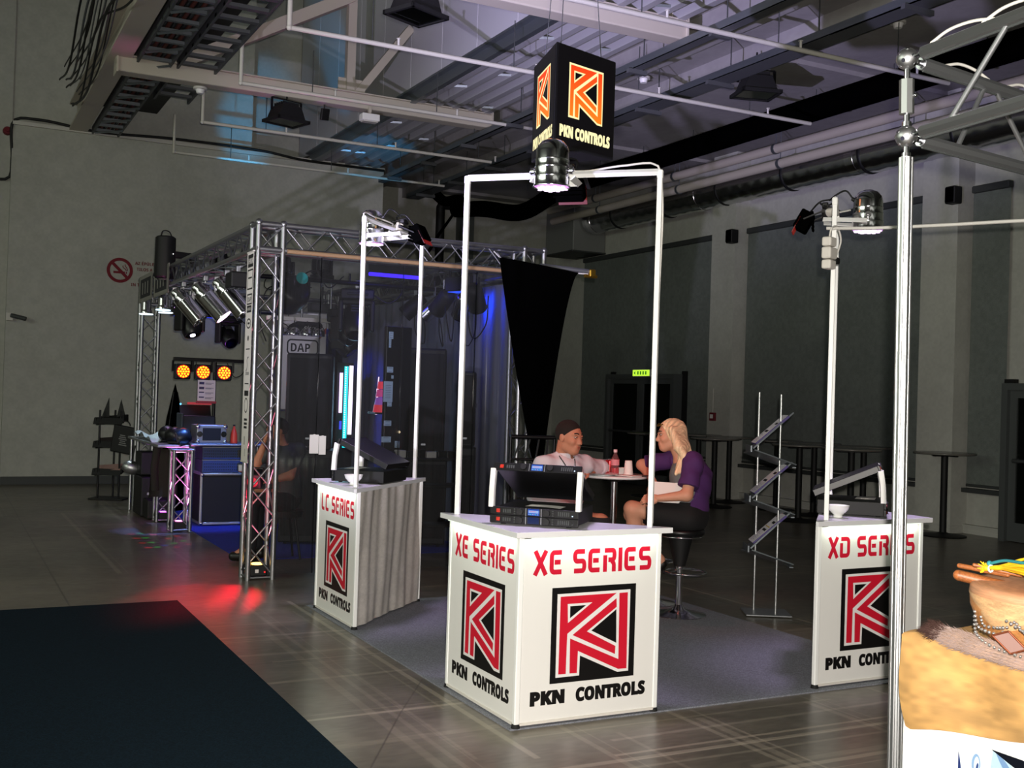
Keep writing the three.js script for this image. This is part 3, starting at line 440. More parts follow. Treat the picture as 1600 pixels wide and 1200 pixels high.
// ---- clamshell amplifier displays, one on each counter
const screenTex = canvasTex(128, 96, (c) => { c.fillStyle = '#2f62d8'; c.fillRect(0, 0, 128, 96); c.fillStyle = '#a9c8ff'; c.fillRect(8, 22, 112, 40); c.fillStyle = '#d69ad0'; c.fillRect(20, 34, 70, 10); c.fillStyle = '#1f4ab0'; c.fillRect(0, 0, 128, 16); for (let i = 0; i < 6; i++) { c.fillStyle = i === 1 || i === 4 ? '#6ff' : '#cde'; c.fillRect(10 + i * 19, 74, 9, 14); } });
const screenMat = new THREE.MeshStandardMaterial({ color: 0x101418, emissive: 0xffffff, emissiveMap: screenTex, emissiveIntensity: 0.6, roughness: 0.2 });
const redLogo = std(0xc33020, 0.4);
function ampFront(a, y, lit) { // 19 inch one-unit front plate at local z = 0
  part(a, 'front_plate', M.blackSatin, RB(0.483, 0.042, 0.014, 0.003, 0, y, 0));
  part(a, 'logo_badge', redLogo, RB(0.02, 0.02, 0.004, 0.002, -0.195, y, 0.008), B(0.012, 0.003, 0.002, -0.195, y, 0.011, 0, 0, 0.7));
  part(a, 'screen', lit ? screenMat : std(0x16244a, 0.2), B(0.062, 0.034, 0.003, 0, y + 0.001, 0.008));
  part(a, 'screen_trim', M.aluDull, B(0.004, 0.04, 0.006, -0.042, y, 0.008), B(0.004, 0.04, 0.006, 0.042, y, 0.008));
  for (const s of [-1, 1]) part(a, 'knob', M.black, C(0.016, 0.017, 0.016, s * 0.073, y, 0.013, 20, Math.PI / 2));
  part(a, 'button', M.greyTrim, ...[-0.012, 0, 0.012].flatMap((d) => [B(0.008, 0.006, 0.004, -0.104, y + d, 0.008), B(0.008, 0.006, 0.004, 0.104, y + d, 0.008)])).userData.kind = 'stuff';
  part(a, 'vent_slot', M.greyTrim, ...[...Array(6)].map((_, i) => B(0.006, 0.022, 0.003, 0.135 + i * 0.011, y, 0.007)), ...[...Array(4)].map((_, i) => B(0.008, 0.018, 0.003, -0.165 + i * 0.012, y, 0.007))).userData.kind = 'stuff';
  part(a, 'indicator', lit ? glow(0xcfe4ff, 1) : M.greyTrim, B(0.006, 0.006, 0.003, 0.21, y - 0.008, 0.008));
}
function ampStack(c, label) {
  const f = c.w([0.162, HT + 0.002, -0.162]), a = thing('amplifier_display', label, 'amplifier', f, c.t.rotation.y - Math.PI / 4);
  part(a, 'lower_unit', M.black, RB(0.44, 0.086, 0.4, 0.004, 0, 0.05, -0.205)); ampFront(a, 0.029, false); ampFront(a, 0.073, true);
  part(a, 'rubber_foot', M.rubber, ...[-1, 1].flatMap((s) => [C(0.015, 0.015, 0.008, s * 0.18, 0.004, -0.04, 12), C(0.015, 0.015, 0.008, s * 0.18, 0.004, -0.36, 12)]));
  const lid = new THREE.Group(); lid.name = 'raised_unit'; lid.position.set(0, 0.11, -0.42); lid.rotation.x = -0.42; a.add(lid);
  part(lid, 'casing', M.blackSatin, RB(0.44, 0.042, 0.42, 0.004, 0, 0.02, 0.21)); part(lid, 'front_plate', M.blackSatin, RB(0.483, 0.044, 0.014, 0.003, 0, 0.02, 0.425)); part(lid, 'screen', screenMat, B(0.062, 0.034, 0.003, 0, 0.021, 0.433)); part(lid, 'screen_trim', M.aluDull, B(0.004, 0.04, 0.006, -0.042, 0.02, 0.433), B(0.004, 0.04, 0.006, 0.042, 0.02, 0.433));
  part(lid, 'logo_badge', redLogo, RB(0.02, 0.02, 0.004, 0.002, -0.195, 0.02, 0.433)); part(lid, 'knob', M.black, ...[-1, 1].map((s) => C(0.016, 0.017, 0.016, s * 0.073, 0.02, 0.438, 20, Math.PI / 2)));
  part(lid, 'vent_slot', M.greyTrim, ...[...Array(6)].map((_, i) => B(0.006, 0.022, 0.003, 0.135 + i * 0.011, 0.02, 0.432)), ...[...Array(4)].map((_, i) => B(0.008, 0.018, 0.003, -0.165 + i * 0.012, 0.02, 0.432))).userData.kind = 'stuff'; part(lid, 'indicator', glow(0xcfe4ff, 1), B(0.006, 0.006, 0.003, 0.205, 0.012, 0.433));
  for (const s of [-1, 1]) part(a, 'support_arm', M.white, X([[0, 0], [0.03, 0], [0.034, 0.1], [0.052, 0.19], [0.022, 0.2], [0.006, 0.1]], 0.024, 0.002).rotateY(Math.PI / 2).translate(s * 0.238 - 0.012, 0.092, 0.005));
  part(a, 'leaflet', M.paper, sheet((u, v) => [-0.02 + u * 0.2 - 0.05, 0.096 + Math.sin(u * 3.14) * 0.003, -0.06 - v * 0.12 + u * 0.02], 10, 3), B(0.07, 0.001, 0.05, -0.02, 0.1, -0.12)).material.side = THREE.DoubleSide;
  return a;
}
ampStack(cXE, 'black amplifiers opened like a clamshell on the nearest counter'); ampStack(cLC, 'black clamshell amplifier display on the counter beside the booth'); ampStack(cXD, 'black clamshell amplifier display on the counter behind the chrome post');
const bowlGeo = () => L([[0.026, 0], [0.028, 0.004], [0.026, 0.016], [0.04, 0.028], [0.06, 0.05], [0.068, 0.075], [0.0655, 0.075], [0.056, 0.052], [0.036, 0.032], [0, 0.026]], 36);
for (const [c, p, l] of [[cLC, [0.6, HT + 0.001, -0.063], 'small white footed bowl at the foot of left lamp frame'], [cXD, [0.115, HT + 0.001, -0.6], 'small white footed bowl on the counter behind the chrome post']]) { const b = solo('bowl', l, 'bowl', std(0xeeeeea, 0.18), [bowlGeo()]); b.position.set(...c.w(p)); }

// ---- triangular light box hanging from the ceiling
{
  const p = [3.31, 3.236, -5.92], s = 0.545, hh = 0.632, N = (d) => [Math.sin(d), -Math.cos(d)];
  const e1 = N(YAW + 0.803), e2 = N(YAW - 0.232), A = [p[0], p[2]], Bp = [A[0] + e1[0] * s, A[1] + e1[1] * s], Cp = [A[0] + e2[0] * s, A[1] + e2[1] * s];
  const b = thing('light_box', 'black triangular light box with glowing red and yellow logo', 'sign', [A[0], p[1], A[1]]);
  const loc = (q) => [q[0] - A[0], -(q[1] - A[1])];
  part(b, 'shell', M.black, mv(X([loc(A), loc(Bp), loc(Cp)], hh, 0.004), 0, 0, 0, -Math.PI / 2));
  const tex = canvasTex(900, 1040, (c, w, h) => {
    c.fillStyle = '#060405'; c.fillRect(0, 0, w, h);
    const g = c.createLinearGradient(0, h * .1, 0, h * .75); g.addColorStop(0, '#ff3a14'); g.addColorStop(1, '#ff8a1c'); // red to orange: overexposure by the inner lamp painted into the logo
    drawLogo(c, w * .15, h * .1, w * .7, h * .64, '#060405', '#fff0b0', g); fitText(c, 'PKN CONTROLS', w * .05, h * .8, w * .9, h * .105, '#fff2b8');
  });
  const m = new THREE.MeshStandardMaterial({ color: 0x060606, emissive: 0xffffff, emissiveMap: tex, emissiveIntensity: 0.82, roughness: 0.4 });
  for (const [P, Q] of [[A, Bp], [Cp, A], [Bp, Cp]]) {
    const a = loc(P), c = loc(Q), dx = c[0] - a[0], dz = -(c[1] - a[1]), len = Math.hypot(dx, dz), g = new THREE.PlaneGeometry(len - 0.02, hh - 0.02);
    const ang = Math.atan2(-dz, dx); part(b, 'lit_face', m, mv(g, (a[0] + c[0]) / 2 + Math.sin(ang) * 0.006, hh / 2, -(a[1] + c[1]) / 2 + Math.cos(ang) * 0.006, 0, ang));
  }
  const cx = (A[0] + Bp[0] + Cp[0]) / 3, cz = (A[1] + Bp[1] + Cp[1]) / 3;
  part(b, 'hanging_wire', M.greyTrim, ...[A, Bp, Cp].map((q) => T([q[0] * .7 + cx * .3 - A[0], hh, q[1] * .7 + cz * .3 - A[1]], [cx - A[0], 3.0, cz - A[1]], 0.003, 5)));
  for (const [P, Q] of [[A, Bp], [Cp, A]]) { const mx = (P[0] + Q[0]) / 2, mz = (P[1] + Q[1]) / 2, nx = (mx - cx), nz = (mz - cz), k = 1 / Math.hypot(nx, nz); area([mx + nx * k * .02, p[1] + hh / 2, mz + nz * k * .02], [mx + nx * k, p[1] + hh / 2, mz + nz * k], 0xff8a3a, 0.35, 0.4, 0.45); }
}
// ---------------------------------------------------------------- people
const smin = (a, b, k) => { const h = Math.max(k - Math.abs(a - b), 0) / k; return Math.min(a, b) - h * h * k * 0.25; };
const cap = (a, b, r1, r2) => (x, y, z) => { // tapered capsule
  const bx = b[0] - a[0], by = b[1] - a[1], bz = b[2] - a[2], px = x - a[0], py = y - a[1], pz = z - a[2];
  let h = (px * bx + py * by + pz * bz) / (bx * bx + by * by + bz * bz + 1e-9); h = h < 0 ? 0 : h > 1 ? 1 : h;
  const dx = px - bx * h, dy = py - by * h, dz = pz - bz * h; return Math.sqrt(dx * dx + dy * dy + dz * dz) - (r1 + (r2 - r1) * h);
};
const ell = (c, r, yaw = 0) => { const cs = Math.cos(yaw), sn = Math.sin(yaw); return (x, y, z) => { const ux = x - c[0], uz = z - c[2], dx = (ux * cs - uz * sn) / r[0], dy = (y - c[1]) / r[1], dz = (ux * sn + uz * cs) / r[2]; return (Math.sqrt(dx * dx + dy * dy + dz * dz) - 1) * Math.min(...r); }; };
const uni = (l, k) => (x, y, z) => { let d = 9; for (const f of l) d = smin(d, f(x, y, z), k); return d; };
function surf(f, lo, hi, cell) { // mesh a distance field in a box
  const half = Math.max(hi[0] - lo[0], hi[1] - lo[1], hi[2] - lo[2]) / 2 + cell * 3, c = [0, 1, 2].map((i) => (lo[i] + hi[i]) / 2), n = Math.ceil(half * 2 / cell), hn = n / 2;
  const mc = new MarchingCubes(n, M.skin, false, false, 400000); mc.isolation = 0;
  for (let k = 0, i = 0; k < n; k++) for (let j = 0; j < n; j++) for (let l = 0; l < n; l++, i++) mc.field[i] = -f(c[0] + (l - hn) / hn * half, c[1] + (j - hn) / hn * half, c[2] + (k - hn) / hn * half);
  mc.update();
  const pos = new Float32Array(mc.count * 3); for (let i = 0; i < mc.count; i++) for (let k = 0; k < 3; k++) pos[i * 3 + k] = mc.positionArray[i * 3 + k] * half + c[k];
  let g = new THREE.BufferGeometry(); g.setAttribute('position', new THREE.BufferAttribute(pos, 3)); g = mergeVertices(g, cell * 0.02); g.computeVertexNormals();
  const uv = new Float32Array(g.attributes.position.count * 2); for (let i = 0; i < uv.length / 2; i++) { uv[i * 2] = g.attributes.position.getX(i) + g.attributes.position.getZ(i); uv[i * 2 + 1] = g.attributes.position.getY(i); } g.setAttribute('uv', new THREE.BufferAttribute(uv, 2));
  return g;
}
const add3 = (a, b, k = 1) => [a[0] + b[0] * k, a[1] + b[1] * k, a[2] + b[2] * k];
const nrm = (a) => { const l = Math.hypot(...a); return a.map((v) => v / l); };
const crs = (a, b) => [a[1] * b[2] - a[2] * b[1], a[2] * b[0] - a[0] * b[2], a[0] * b[1] - a[1] * b[0]];
function hand(wrist, dir, normal, curl, thumbSide, sc = 1) { // palm, four fingers of unequal length, thumb; normal points out of the back of the hand
  const d = nrm(dir), s = nrm(crs(d, normal)), n = nrm(crs(s, d)), out = [];
  const at = (o, a, b, c) => add3(add3(add3(o, d, a * sc), s, b * sc), n, c * sc);
  const len = [[.038, .024, .02], [.044, .028, .022], [.041, .026, .021], [.032, .02, .018]];
  for (let i = 0; i < 4; i++) {
    const off = (i - 1.5) * 0.02 * thumbSide, k0 = at(wrist, .008, off * .55, 0), k1 = at(wrist, .085 - Math.abs(i - 1) * .004, off, 0);
    out.push(cap(k0, k1, .015 * sc, .0115 * sc));
    let p = k1, a = curl * (0.5 + i * .08);
    for (let j = 0; j < 3; j++) { const q = add3(add3(p, d, Math.cos(a) * len[i][j] * sc), n, -Math.sin(a) * len[i][j] * sc); out.push(cap(p, q, (.0098 - j * .001) * sc, (.009 - j * .001) * sc)); p = q; a += curl * .75; }
  }
  const t0 = at(wrist, .02, -.026 * thumbSide, -.006), t1 = at(wrist, .058, -.05 * thumbSide, -.018), t2 = at(wrist, .09, -.052 * thumbSide, -.026);
  out.push(cap(at(wrist, .012, -.012 * thumbSide, 0), t0, .014 * sc, .014 * sc), cap(t0, t1, .014 * sc, .0105 * sc), cap(t1, t2, .0105 * sc, .009 * sc));
  return uni(out, .008);
}
function headField(o, yaw, pitch, s, male) { // o: centre of the skull, yaw 0 looks along +x ; returns field, transform
  const cy = Math.cos(yaw), sy = Math.sin(yaw), cp = Math.cos(pitch), sp = Math.sin(pitch);
  const l = uni([ell([-.012, .03, 0], [.098, .092, .076]), ell([.03, -.03, 0], [.066, .085, .058]), cap([.05, -.098, 0], [.066, -.094, 0], .022, .018), cap([-.005, -.07, .04], [.055, -.096, .012], .024, .02), cap([-.005, -.07, -.04], [.055, -.096, -.012], .024, .02)], .03);
  const f2 = uni([cap([.083, .012, 0], [.106, -.03, 0], .009, .0135), ell([.098, -.033, .011], [.011, .008, .008]), ell([.098, -.033, -.011], [.011, .008, .008]), cap([.078, .03, .014], [.068, .032, .046], .009, .007), cap([.078, .03, -.014], [.068, .032, -.046], .009, .007), cap([.086, -.062, .018], [.086, -.062, -.018], .007, .007), cap([.083, -.073, .013], [.083, -.073, -.013], .0075, .0075), ell([.058, -.025, .042], [.026, .022, .02]), ell([.058, -.025, -.042], [.026, .022, .02])], .01);
  const ears = uni([ell([-.012, -.005, .077], [.021, .032, .01]), ell([-.012, -.005, -.077], [.021, .032, .01])], .01);
  const sock = (x, y, z) => Math.min(Math.hypot(x - .085, y - .012, z - .031), Math.hypot(x - .085, y - .012, z + .031)) - .0145;
  const fld = (x, y, z) => { let d = smin(l(x, y, z), f2(x, y, z), .016); d = smin(d, ears(x, y, z), .01); const k = sock(x, y, z); return Math.max(d, -k); };
  const inv = (x, y, z) => { x = (x - o[0]) / s; y = (y - o[1]) / s; z = (z - o[2]) / s; const a = x * cy - z * sy, c = x * sy + z * cy; return [a * cp + y * sp, -a * sp + y * cp, c]; };
  const fwd = (a, b, c) => { const x = a * cp - b * sp, y = a * sp + b * cp; return [o[0] + (x * cy + c * sy) * s, o[1] + y * s, o[2] + (-x * sy + c * cy) * s]; };
  return { f: (x, y, z) => { const q = inv(x, y, z); return fld(...q) * s; }, raw: (f) => (x, y, z) => f(...inv(x, y, z)) * s, skull: l, fwd };
}
function face(p, H, s) { // eyes, brows, lips as parts of their own
  for (const k of [-1, 1]) { const E = H.fwd(.0798, .012, k * .031), I = H.fwd(.0852, .0115, k * .031), e = part(p, 'eye', M.eyeW, mv(new THREE.SphereGeometry(.0122 * s, 14, 10).scale(1, .66, 1), ...E)); part(e, 'iris', M.eyeD, mv(new THREE.SphereGeometry(.0078 * s, 12, 8).scale(1, .9, 1), ...I)); part(p, 'eyelid', M.skin, curve([H.fwd(.09, .014, k * .019), H.fwd(.0925, .0215, k * .031), H.fwd(.084, .015, k * .044)], .0042 * s, 12, 6), curve([H.fwd(.09, .01, k * .019), H.fwd(.0915, .0035, k * .031), H.fwd(.084, .009, k * .044)], .0034 * s, 12, 6)); part(p, 'eyebrow', M.hairD, curve([H.fwd(.094, .034, k * .014), H.fwd(.091, .041, k * .03), H.fwd(.078, .037, k * .05)], .0042 * s, 10, 6)); }
  part(p, 'lips', M.lip, curve([H.fwd(.087, -.064, .021), H.fwd(.0955, -.0615, .008), H.fwd(.0955, -.0615, -.008), H.fwd(.087, -.064, -.021)], .0045 * s, 14, 6), curve([H.fwd(.086, -.066, .019), H.fwd(.0935, -.0715, .007), H.fwd(.0935, -.0715, -.007), H.fwd(.086, -.066, -.019)], .0052 * s, 14, 6));
}
const bb = (pts, m) => [[0, 1, 2].map((i) => Math.min(...pts.map((p) => p[i])) - m), [0, 1, 2].map((i) => Math.max(...pts.map((p) => p[i])) + m)];

const TABLE = [4.771, 0, -7.39];
{ // man at the table: picture-aligned local frame (x right, z towards camera), origin on the floor under the table
  const p = thing('person', 'seated man with short dark hair in a pale shirt with a lanyard', 'person', TABLE, -YAW);
  const hip = [-.46, .78, .30], chest = [-.425, 1.09, .33], shL = [-.265, 1.17, .24], shR = [-.575, 1.165, .445], elL = [-.115, 1.145, .06], wrL = [-.235, 1.13, .225], elR = [-.625, .93, .46], wrR = [-.40, .86, .56];
  const hL = [-.37, .75, .21], hR = [-.53, .75, .36], kL = [-.14, .76, .50], kR = [-.33, .76, .66], fL = [-.12, .34, .40], fR = [-.30, .34, .57], neck = [-.415, 1.235, .345], hc = [-.385, 1.385, .40];
  const H = headField(hc, -0.72, -0.10, 1.02, true);
  const arms = [cap(shL, elL, .052, .044), cap(elL, wrL, .043, .03), cap(shR, elR, .055, .046), cap(elR, wrR, .044, .03)];
  const trunk = [cap(hip, add3(chest, [0, -.1, 0]), .155, .16), cap(add3(chest, [0, -.08, 0]), add3(chest, [0, .03, 0]), .16, .135), cap(shL, shR, .062, .062), cap(add3(neck, [-.02, -.04, -.02]), add3(hc, [-.035, -.06, -.03]), .062, .056)];
  const legs = [cap(hL, kL, .085, .06), cap(hR, kR, .085, .06), cap(kL, fL, .058, .04), cap(kR, fR, .058, .04), cap(fL, add3(fL, [.1, -.05, .08]), .045, .035), cap(fR, add3(fR, [.1, -.05, .08]), .045, .035)];
  const all = uni([...trunk, ...arms, ...legs], .035);
  const hd = hand(wrL, [-.25, -.1, .30], [0.15, 1, .2], .5, 1), hdR = hand(wrR, [.2, -.15, .1], [0, 1, .3], .6, -1);
  const [lo, hi] = bb([hip, shR, kR, fL, elL, neck], .2);
  part(p, 'body', M.skin, surf(all, lo, hi, .013), surf((x, y, z) => smin(H.f(x, y, z), trunk[3](x, y, z), .025), add3(hc, [-.14, -.17, -.14]), add3(hc, [.14, .15, .14]), .0042), surf(hd, add3(wrL, [-.19, -.13, -.06]), add3(wrL, [.06, .06, .22]), .0038), surf(hdR, add3(wrR, [-.06, -.16, -.12]), add3(wrR, [.22, .08, .18]), .0042));
  face(p, H, 1.02);
  const hairF = (x, y, z) => { const d = uni([ell([-.018, .035, 0], [.103, .094, .083])], .01)(x, y, z); return Math.max(d, -(y - (-.035 + Math.max(0, (x + .045)) * .92)), -(H.skull(x, y, z) + .004)); };
  part(p, 'hair', M.hairD, surf(H.raw(hairF), add3(hc, [-.14, -.08, -.14]), add3(hc, [.14, .16, .14]), .004));
  const wr = (x, y, z) => Math.sin(x * 60 + y * 35) * .0025 + Math.sin(z * 55 - y * 48) * .0025 + Math.sin(y * 90 + x * 20) * .0012;
  const sleeveCut = (x, y, z) => { const t = (x - elL[0]) * (wrL[0] - elL[0]) + (y - elL[1]) * (wrL[1] - elL[1]) + (z - elL[2]) * (wrL[2] - elL[2]); return t / 0.22 - .02; };
  const torso = uni([cap(hip, add3(chest, [0, -.1, 0]), .172, .176), cap(add3(chest, [0, -.08, 0]), add3(chest, [0, .04, 0]), .175, .148), cap(shL, shR, .066, .066), cap(add3(neck, [0, -.03, 0]), shL, .06, .056), cap(add3(neck, [0, -.03, 0]), shR, .06, .056), cap(shR, elR, .068, .06), cap(elR, wrR, .058, .05)], .05), slv = cap(shL, elL, .066, .056), slv2 = cap(elL, wrL, .058, .054);
  const shirtF = (x, y, z) => { let d = smin(torso(x, y, z), slv(x, y, z), .045); d = smin(d, Math.max(slv2(x, y, z), sleeveCut(x, y, z)), .02) + wr(x, y, z); return Math.max(d, .70 - y, -(cap(add3(neck, [.008, -.012, .012]), add3(hc, [0, 0, 0]), .066, .1)(x, y, z)), -(cap(add3(neck, [.04, -.05, .05]), add3(neck, [.03, .02, .04]), .008, .05)(x, y, z))); };
  part(p, 'shirt', M.shirt, surf(shirtF, bb([hip, shR, elL, elR, wrR], .19)[0], bb([hip, shR, elL, neck, wrR], .1)[1], .0066));
  // collar, placket
  const cn = add3(neck, [-.005, -.01, -.005]);
  for (const s of [-1, 1]) part(p, 'collar', M.shirt, sheet((u, v) => { const a = .82 + s * (0.2 + u * 2.95), r = .08 + (1 - v) * (.022 + (u < .2 ? .012 : 0)), dr = u < .2 ? (1 - u / .2) * .05 : 0; return [cn[0] + Math.cos(a) * r, cn[1] + v * .05 - dr * (1 - v) - .012, cn[2] + Math.sin(a) * r]; }, 30, 5)).material.side = THREE.DoubleSide;
  part(p, 'lanyard', M.black, curve([[-.465, 1.255, .35], [-.455, 1.235, .45], [-.41, 1.17, .505], [-.375, 1.09, .525], [-.348, 1.075, .52], [-.345, 1.11, .50], [-.34, 1.19, .45], [-.345, 1.245, .37]], .0042, 60, 6));
  part(p, 'badge', M.redPaint, mv(RB(.052, .075, .006, .004), -.36, 1.035, .535, .1, .55));
  const trouserF = (x, y, z) => Math.max(uni([cap(hL, kL, .098, .074), cap(hR, kR, .098, .074), cap(kL, fL, .072, .058), cap(kR, fR, .072, .058), cap(hip, hip, .15, .15)], .03)(x, y, z), y - .8, .37 - y);
  part(p, 'trousers', M.trousers, surf(trouserF, bb([hip, kR, fL], .18)[0], bb([hip, kR, hR], .18)[1], .012));
  for (const f of [fL, fR]) part(p, 'shoe', M.shoe, surf(uni([cap(add3(f, [-.02, -.04, -.02]), add3(f, [.12, -.055, .1]), .048, .042)], .01), add3(f, [-.1, -.12, -.1]), add3(f, [.2, .03, .18]), .008));
}
{ // woman on a bar stool
  const p = thing('person', 'seated woman with long blonde hair, purple cardigan and black skirt', 'person', TABLE, -YAW);
  const hip = [.56, .80, .05], chest = [.575, 1.09, .05], shN = [.585, 1.215, .215], shF = [.49, 1.215, -.11], elN = [.53, .965, .30], wrN = [.31, .935, .29], elF = [.235, 1.16, -.16], wrF = [.31, 1.04, .0];
  const hN = [.56, .775, .14], hF = [.56, .775, -.04], kN = [.13, .835, .14], kF = [.15, .77, -.06], aN = [.215, .44, .03], aF = [.385, .42, -.02], neck = [.535, 1.255, .05], hc = [.425, 1.41, .055];
  const H = headField(hc, Math.PI + 0.06, -0.06, .98, false);
  const all = uni([cap(hip, add3(hip, [.01, .16, 0]), .15, .12), cap(add3(hip, [.01, .14, 0]), chest, .12, .135), cap(chest, add3(chest, [-.03, .08, 0]), .13, .09), cap(shN, shF, .054, .054), cap(add3(neck, [-.0, -.06, 0]), add3(hc, [.03, -.05, 0]), .056, .05), cap(shN, elN, .052, .042), cap(elN, wrN, .042, .027), cap(shF, elF, .05, .04), cap(elF, wrF, .042, .028), cap(hN, kN, .09, .058), cap(hF, kF, .09, .058), cap(kN, add3(kN, [.03, -.14, -.04]), .058, .058), cap(add3(kN, [.03, -.14, -.04]), aN, .056, .034), cap(kF, add3(kF, [.09, -.14, .02]), .056, .056), cap(add3(kF, [.09, -.14, .02]), aF, .055, .034), cap(aN, add3(aN, [-.13, -.1, .0]), .034, .026), cap(aF, add3(aF, [-.1, -.12, .02]), .034, .026)], .03);
  const hdN = hand(wrN, [-.95, -.05, -.1], [0, .5, 1], .9, 1, .95), hdF = hand(wrF, [.08, -1, .28], [-.2, .3, .95], .45, -1, .98);
  const [lo, hi] = bb([hip, shN, kN, aN, aF, neck, elF, [.1, .32, 0]], .17);
  part(p, 'body', M.skinF, surf(all, lo, hi, .013), surf((x, y, z) => smin(H.f(x, y, z), cap(add3(neck, [-.0, -.06, 0]), add3(hc, [.03, -.05, 0]), .056, .05)(x, y, z), .025), add3(hc, [-.14, -.16, -.14]), add3(hc, [.14, .15, .14]), .0042), surf(hdN, add3(wrN, [-.2, -.1, -.12]), add3(wrN, [.06, .08, .12]), .0038), surf(hdF, add3(wrF, [-.1, -.2, -.1]), add3(wrF, [.12, .05, .14]), .0038));
  face(p, H, .98);
  // hair: cap and long locks falling behind the ear to the chest and back
  const locks = []; for (let i = 0; i < 13; i++) { const a = i / 12, z = .055 + (a - .42) * .17, st = [hc[0] + .05 - Math.max(0, a - .45) * .1 + Math.sin(a * 3.1) * .03, hc[1] + .05, z], md = [hc[0] + .095 - Math.max(0, a - .5) * .1 + Math.sin(a * 3.1) * .025, hc[1] - .085, .06 + (a - .42) * .24], en = a > .55 ? [.445 + (a - .55) * .30, 1.12 + (a - .55) * .12, .235 - (a - .55) * .06] : [.61 + Math.sin(a * 5) * .015, 1.17 - a * .03, -.02 + a * .22]; locks.push(cap(st, md, .03, .036), cap(md, en, .036, .014)); }
  const lockF = uni(locks, .012), cap0 = (x, y, z) => Math.max(ell([-.024, .034, 0], [.112, .104, .092])(x, y, z), -(y - (-.09 + Math.max(0, x + .005) * 2.3)), -(H.skull(x, y, z) + .004));
  const capF = H.raw(cap0), strand = (x, y, z) => Math.sin((z * 1.0 + x * .7 - y * .12) * 480) * .0016 + Math.sin((z + x * .5) * 190) * .0018;
  const keepOff = H.raw((x, y, z) => Math.min(ell([.075, -.03, 0], [.075, .1, .08])(x, y, z), 9));
  part(p, 'hair', M.blonde, surf((x, y, z) => Math.max(smin(capF(x, y, z), lockF(x, y, z), .02) + strand(x, y, z), -keepOff(x, y, z)), add3(hc, [-.14, -.32, -.16]), add3(hc, [.26, .15, .22]), .0048));
  part(p, 'sunglasses', M.brass, curve([H.fwd(.07, .095, -.07), H.fwd(.098, .082, -.03), H.fwd(.103, .08, 0), H.fwd(.098, .082, .03), H.fwd(.07, .095, .07), H.fwd(.0, .06, .088)], .005, 30, 6));
  part(p, 'earring', M.black, S(.008, .455, 1.33, .15, 10), S(.01, .452, 1.305, .15, 10), S(.006, .456, 1.352, .15, 10));
  const wr = (x, y, z) => Math.sin(x * 50 + y * 30) * .002 + Math.sin(z * 50 - y * 44) * .002;
  const top = uni([cap(add3(hip, [0, .02, 0]), add3(hip, [.01, .16, 0]), .158, .13), cap(add3(hip, [.01, .14, 0]), chest, .13, .145), cap(chest, add3(chest, [-.03, .06, 0]), .138, .1)], .03);
  part(p, 'top', M.topGrey, surf((x, y, z) => Math.max(top(x, y, z) + wr(x, y, z), .79 - y), bb([hip, chest], .19)[0], bb([chest, neck], .19)[1], .009));
  const card = uni([cap(add3(hip, [.03, .06, 0]), add3(chest, [.03, 0, 0]), .155, .155), cap(add3(chest, [.03, 0, 0]), add3(chest, [.01, .07, 0]), .15, .11), cap(shN, shF, .072, .072), cap(shN, elN, .076, .082), cap(shF, elF, .07, .074)], .04);
  const cutN = (x, y, z) => ((x - shN[0]) * (elN[0] - shN[0]) + (y - shN[1]) * (elN[1] - shN[1]) + (z - shN[2]) * (elN[2] - shN[2])) / .27 - .2, cutF = (x, y, z) => ((x - shF[0]) * (elF[0] - shF[0]) + (y - shF[1]) * (elF[1] - shF[1]) + (z - shF[2]) * (elF[2] - shF[2])) / .27 - .23;
  part(p, 'cardigan', M.purple, surf((x, y, z) => { const d = card(x, y, z) + wr(x, y, z) * 1.4; const nearN = cap(shN, elN, .11, .13)(x, y, z) < 0, nearF = cap(shF, elF, .1, .12)(x, y, z) < 0; return Math.max(d, .825 - y, nearN ? cutN(x, y, z) : -9, nearF ? cutF(x, y, z) : -9, -(top(x, y, z) + .002), (!nearN && !nearF && Math.abs(z - .05) < .13 && y < 1.32) ? (.50 + Math.abs(z - .05) * -.5 + (1.2 - y) * .10 - x) : -9, -(cap(add3(neck, [-.02, -.03, 0]), add3(hc, [0, 0, 0]), .075, .1)(x, y, z))); }, bb([hip, elN, elF, shN], .19)[0], bb([chest, shN, elN, neck], .19)[1], .0085));
  part(p, 'skirt', M.skirt, surf((x, y, z) => Math.max(uni([cap(add3(hip, [.02, -.01, 0]), add3(hip, [.01, .07, 0]), .168, .15), cap(hN, kN, .11, .075), cap(hF, kF, .11, .075)], .04)(x, y, z), .235 - x, .66 - y, y - .9), bb([hip, kN], .22)[0], bb([hip, chest], .2)[1], .0105));
  for (const [a, d] of [[aN, [-.13, -.1, 0]], [aF, [-.1, -.12, .02]]]) part(p, 'shoe', M.shoe, surf(uni([cap(add3(a, [.02, -.03, 0]), add3(a, d, 1.05), .036, .032), cap(add3(a, [.02, -.03, 0]), add3(a, [.03, -.1, 0]), .018, .01)], .01), add3(a, [-.2, -.2, -.08]), add3(a, [.1, .05, .09]), .007));
}
{ // sheets of paper in the woman's lap
  const o = thing('paper_sheets', "white paper sheets held in the seated woman's lap", 'paper', TABLE, -YAW);
  for (let i = 0; i < 3; i++) part(o, 'sheet', M.paper, sheet((u, v) => [.25 + u * .23 + i * .008 + v * .02, .89 + v * .15 + u * .01 + i * .004 + Math.sin(u * 4 + i) * .008, .235 - v * .03 - i * .004 - u * .02], 12, 6)).material.side = THREE.DoubleSide;
}
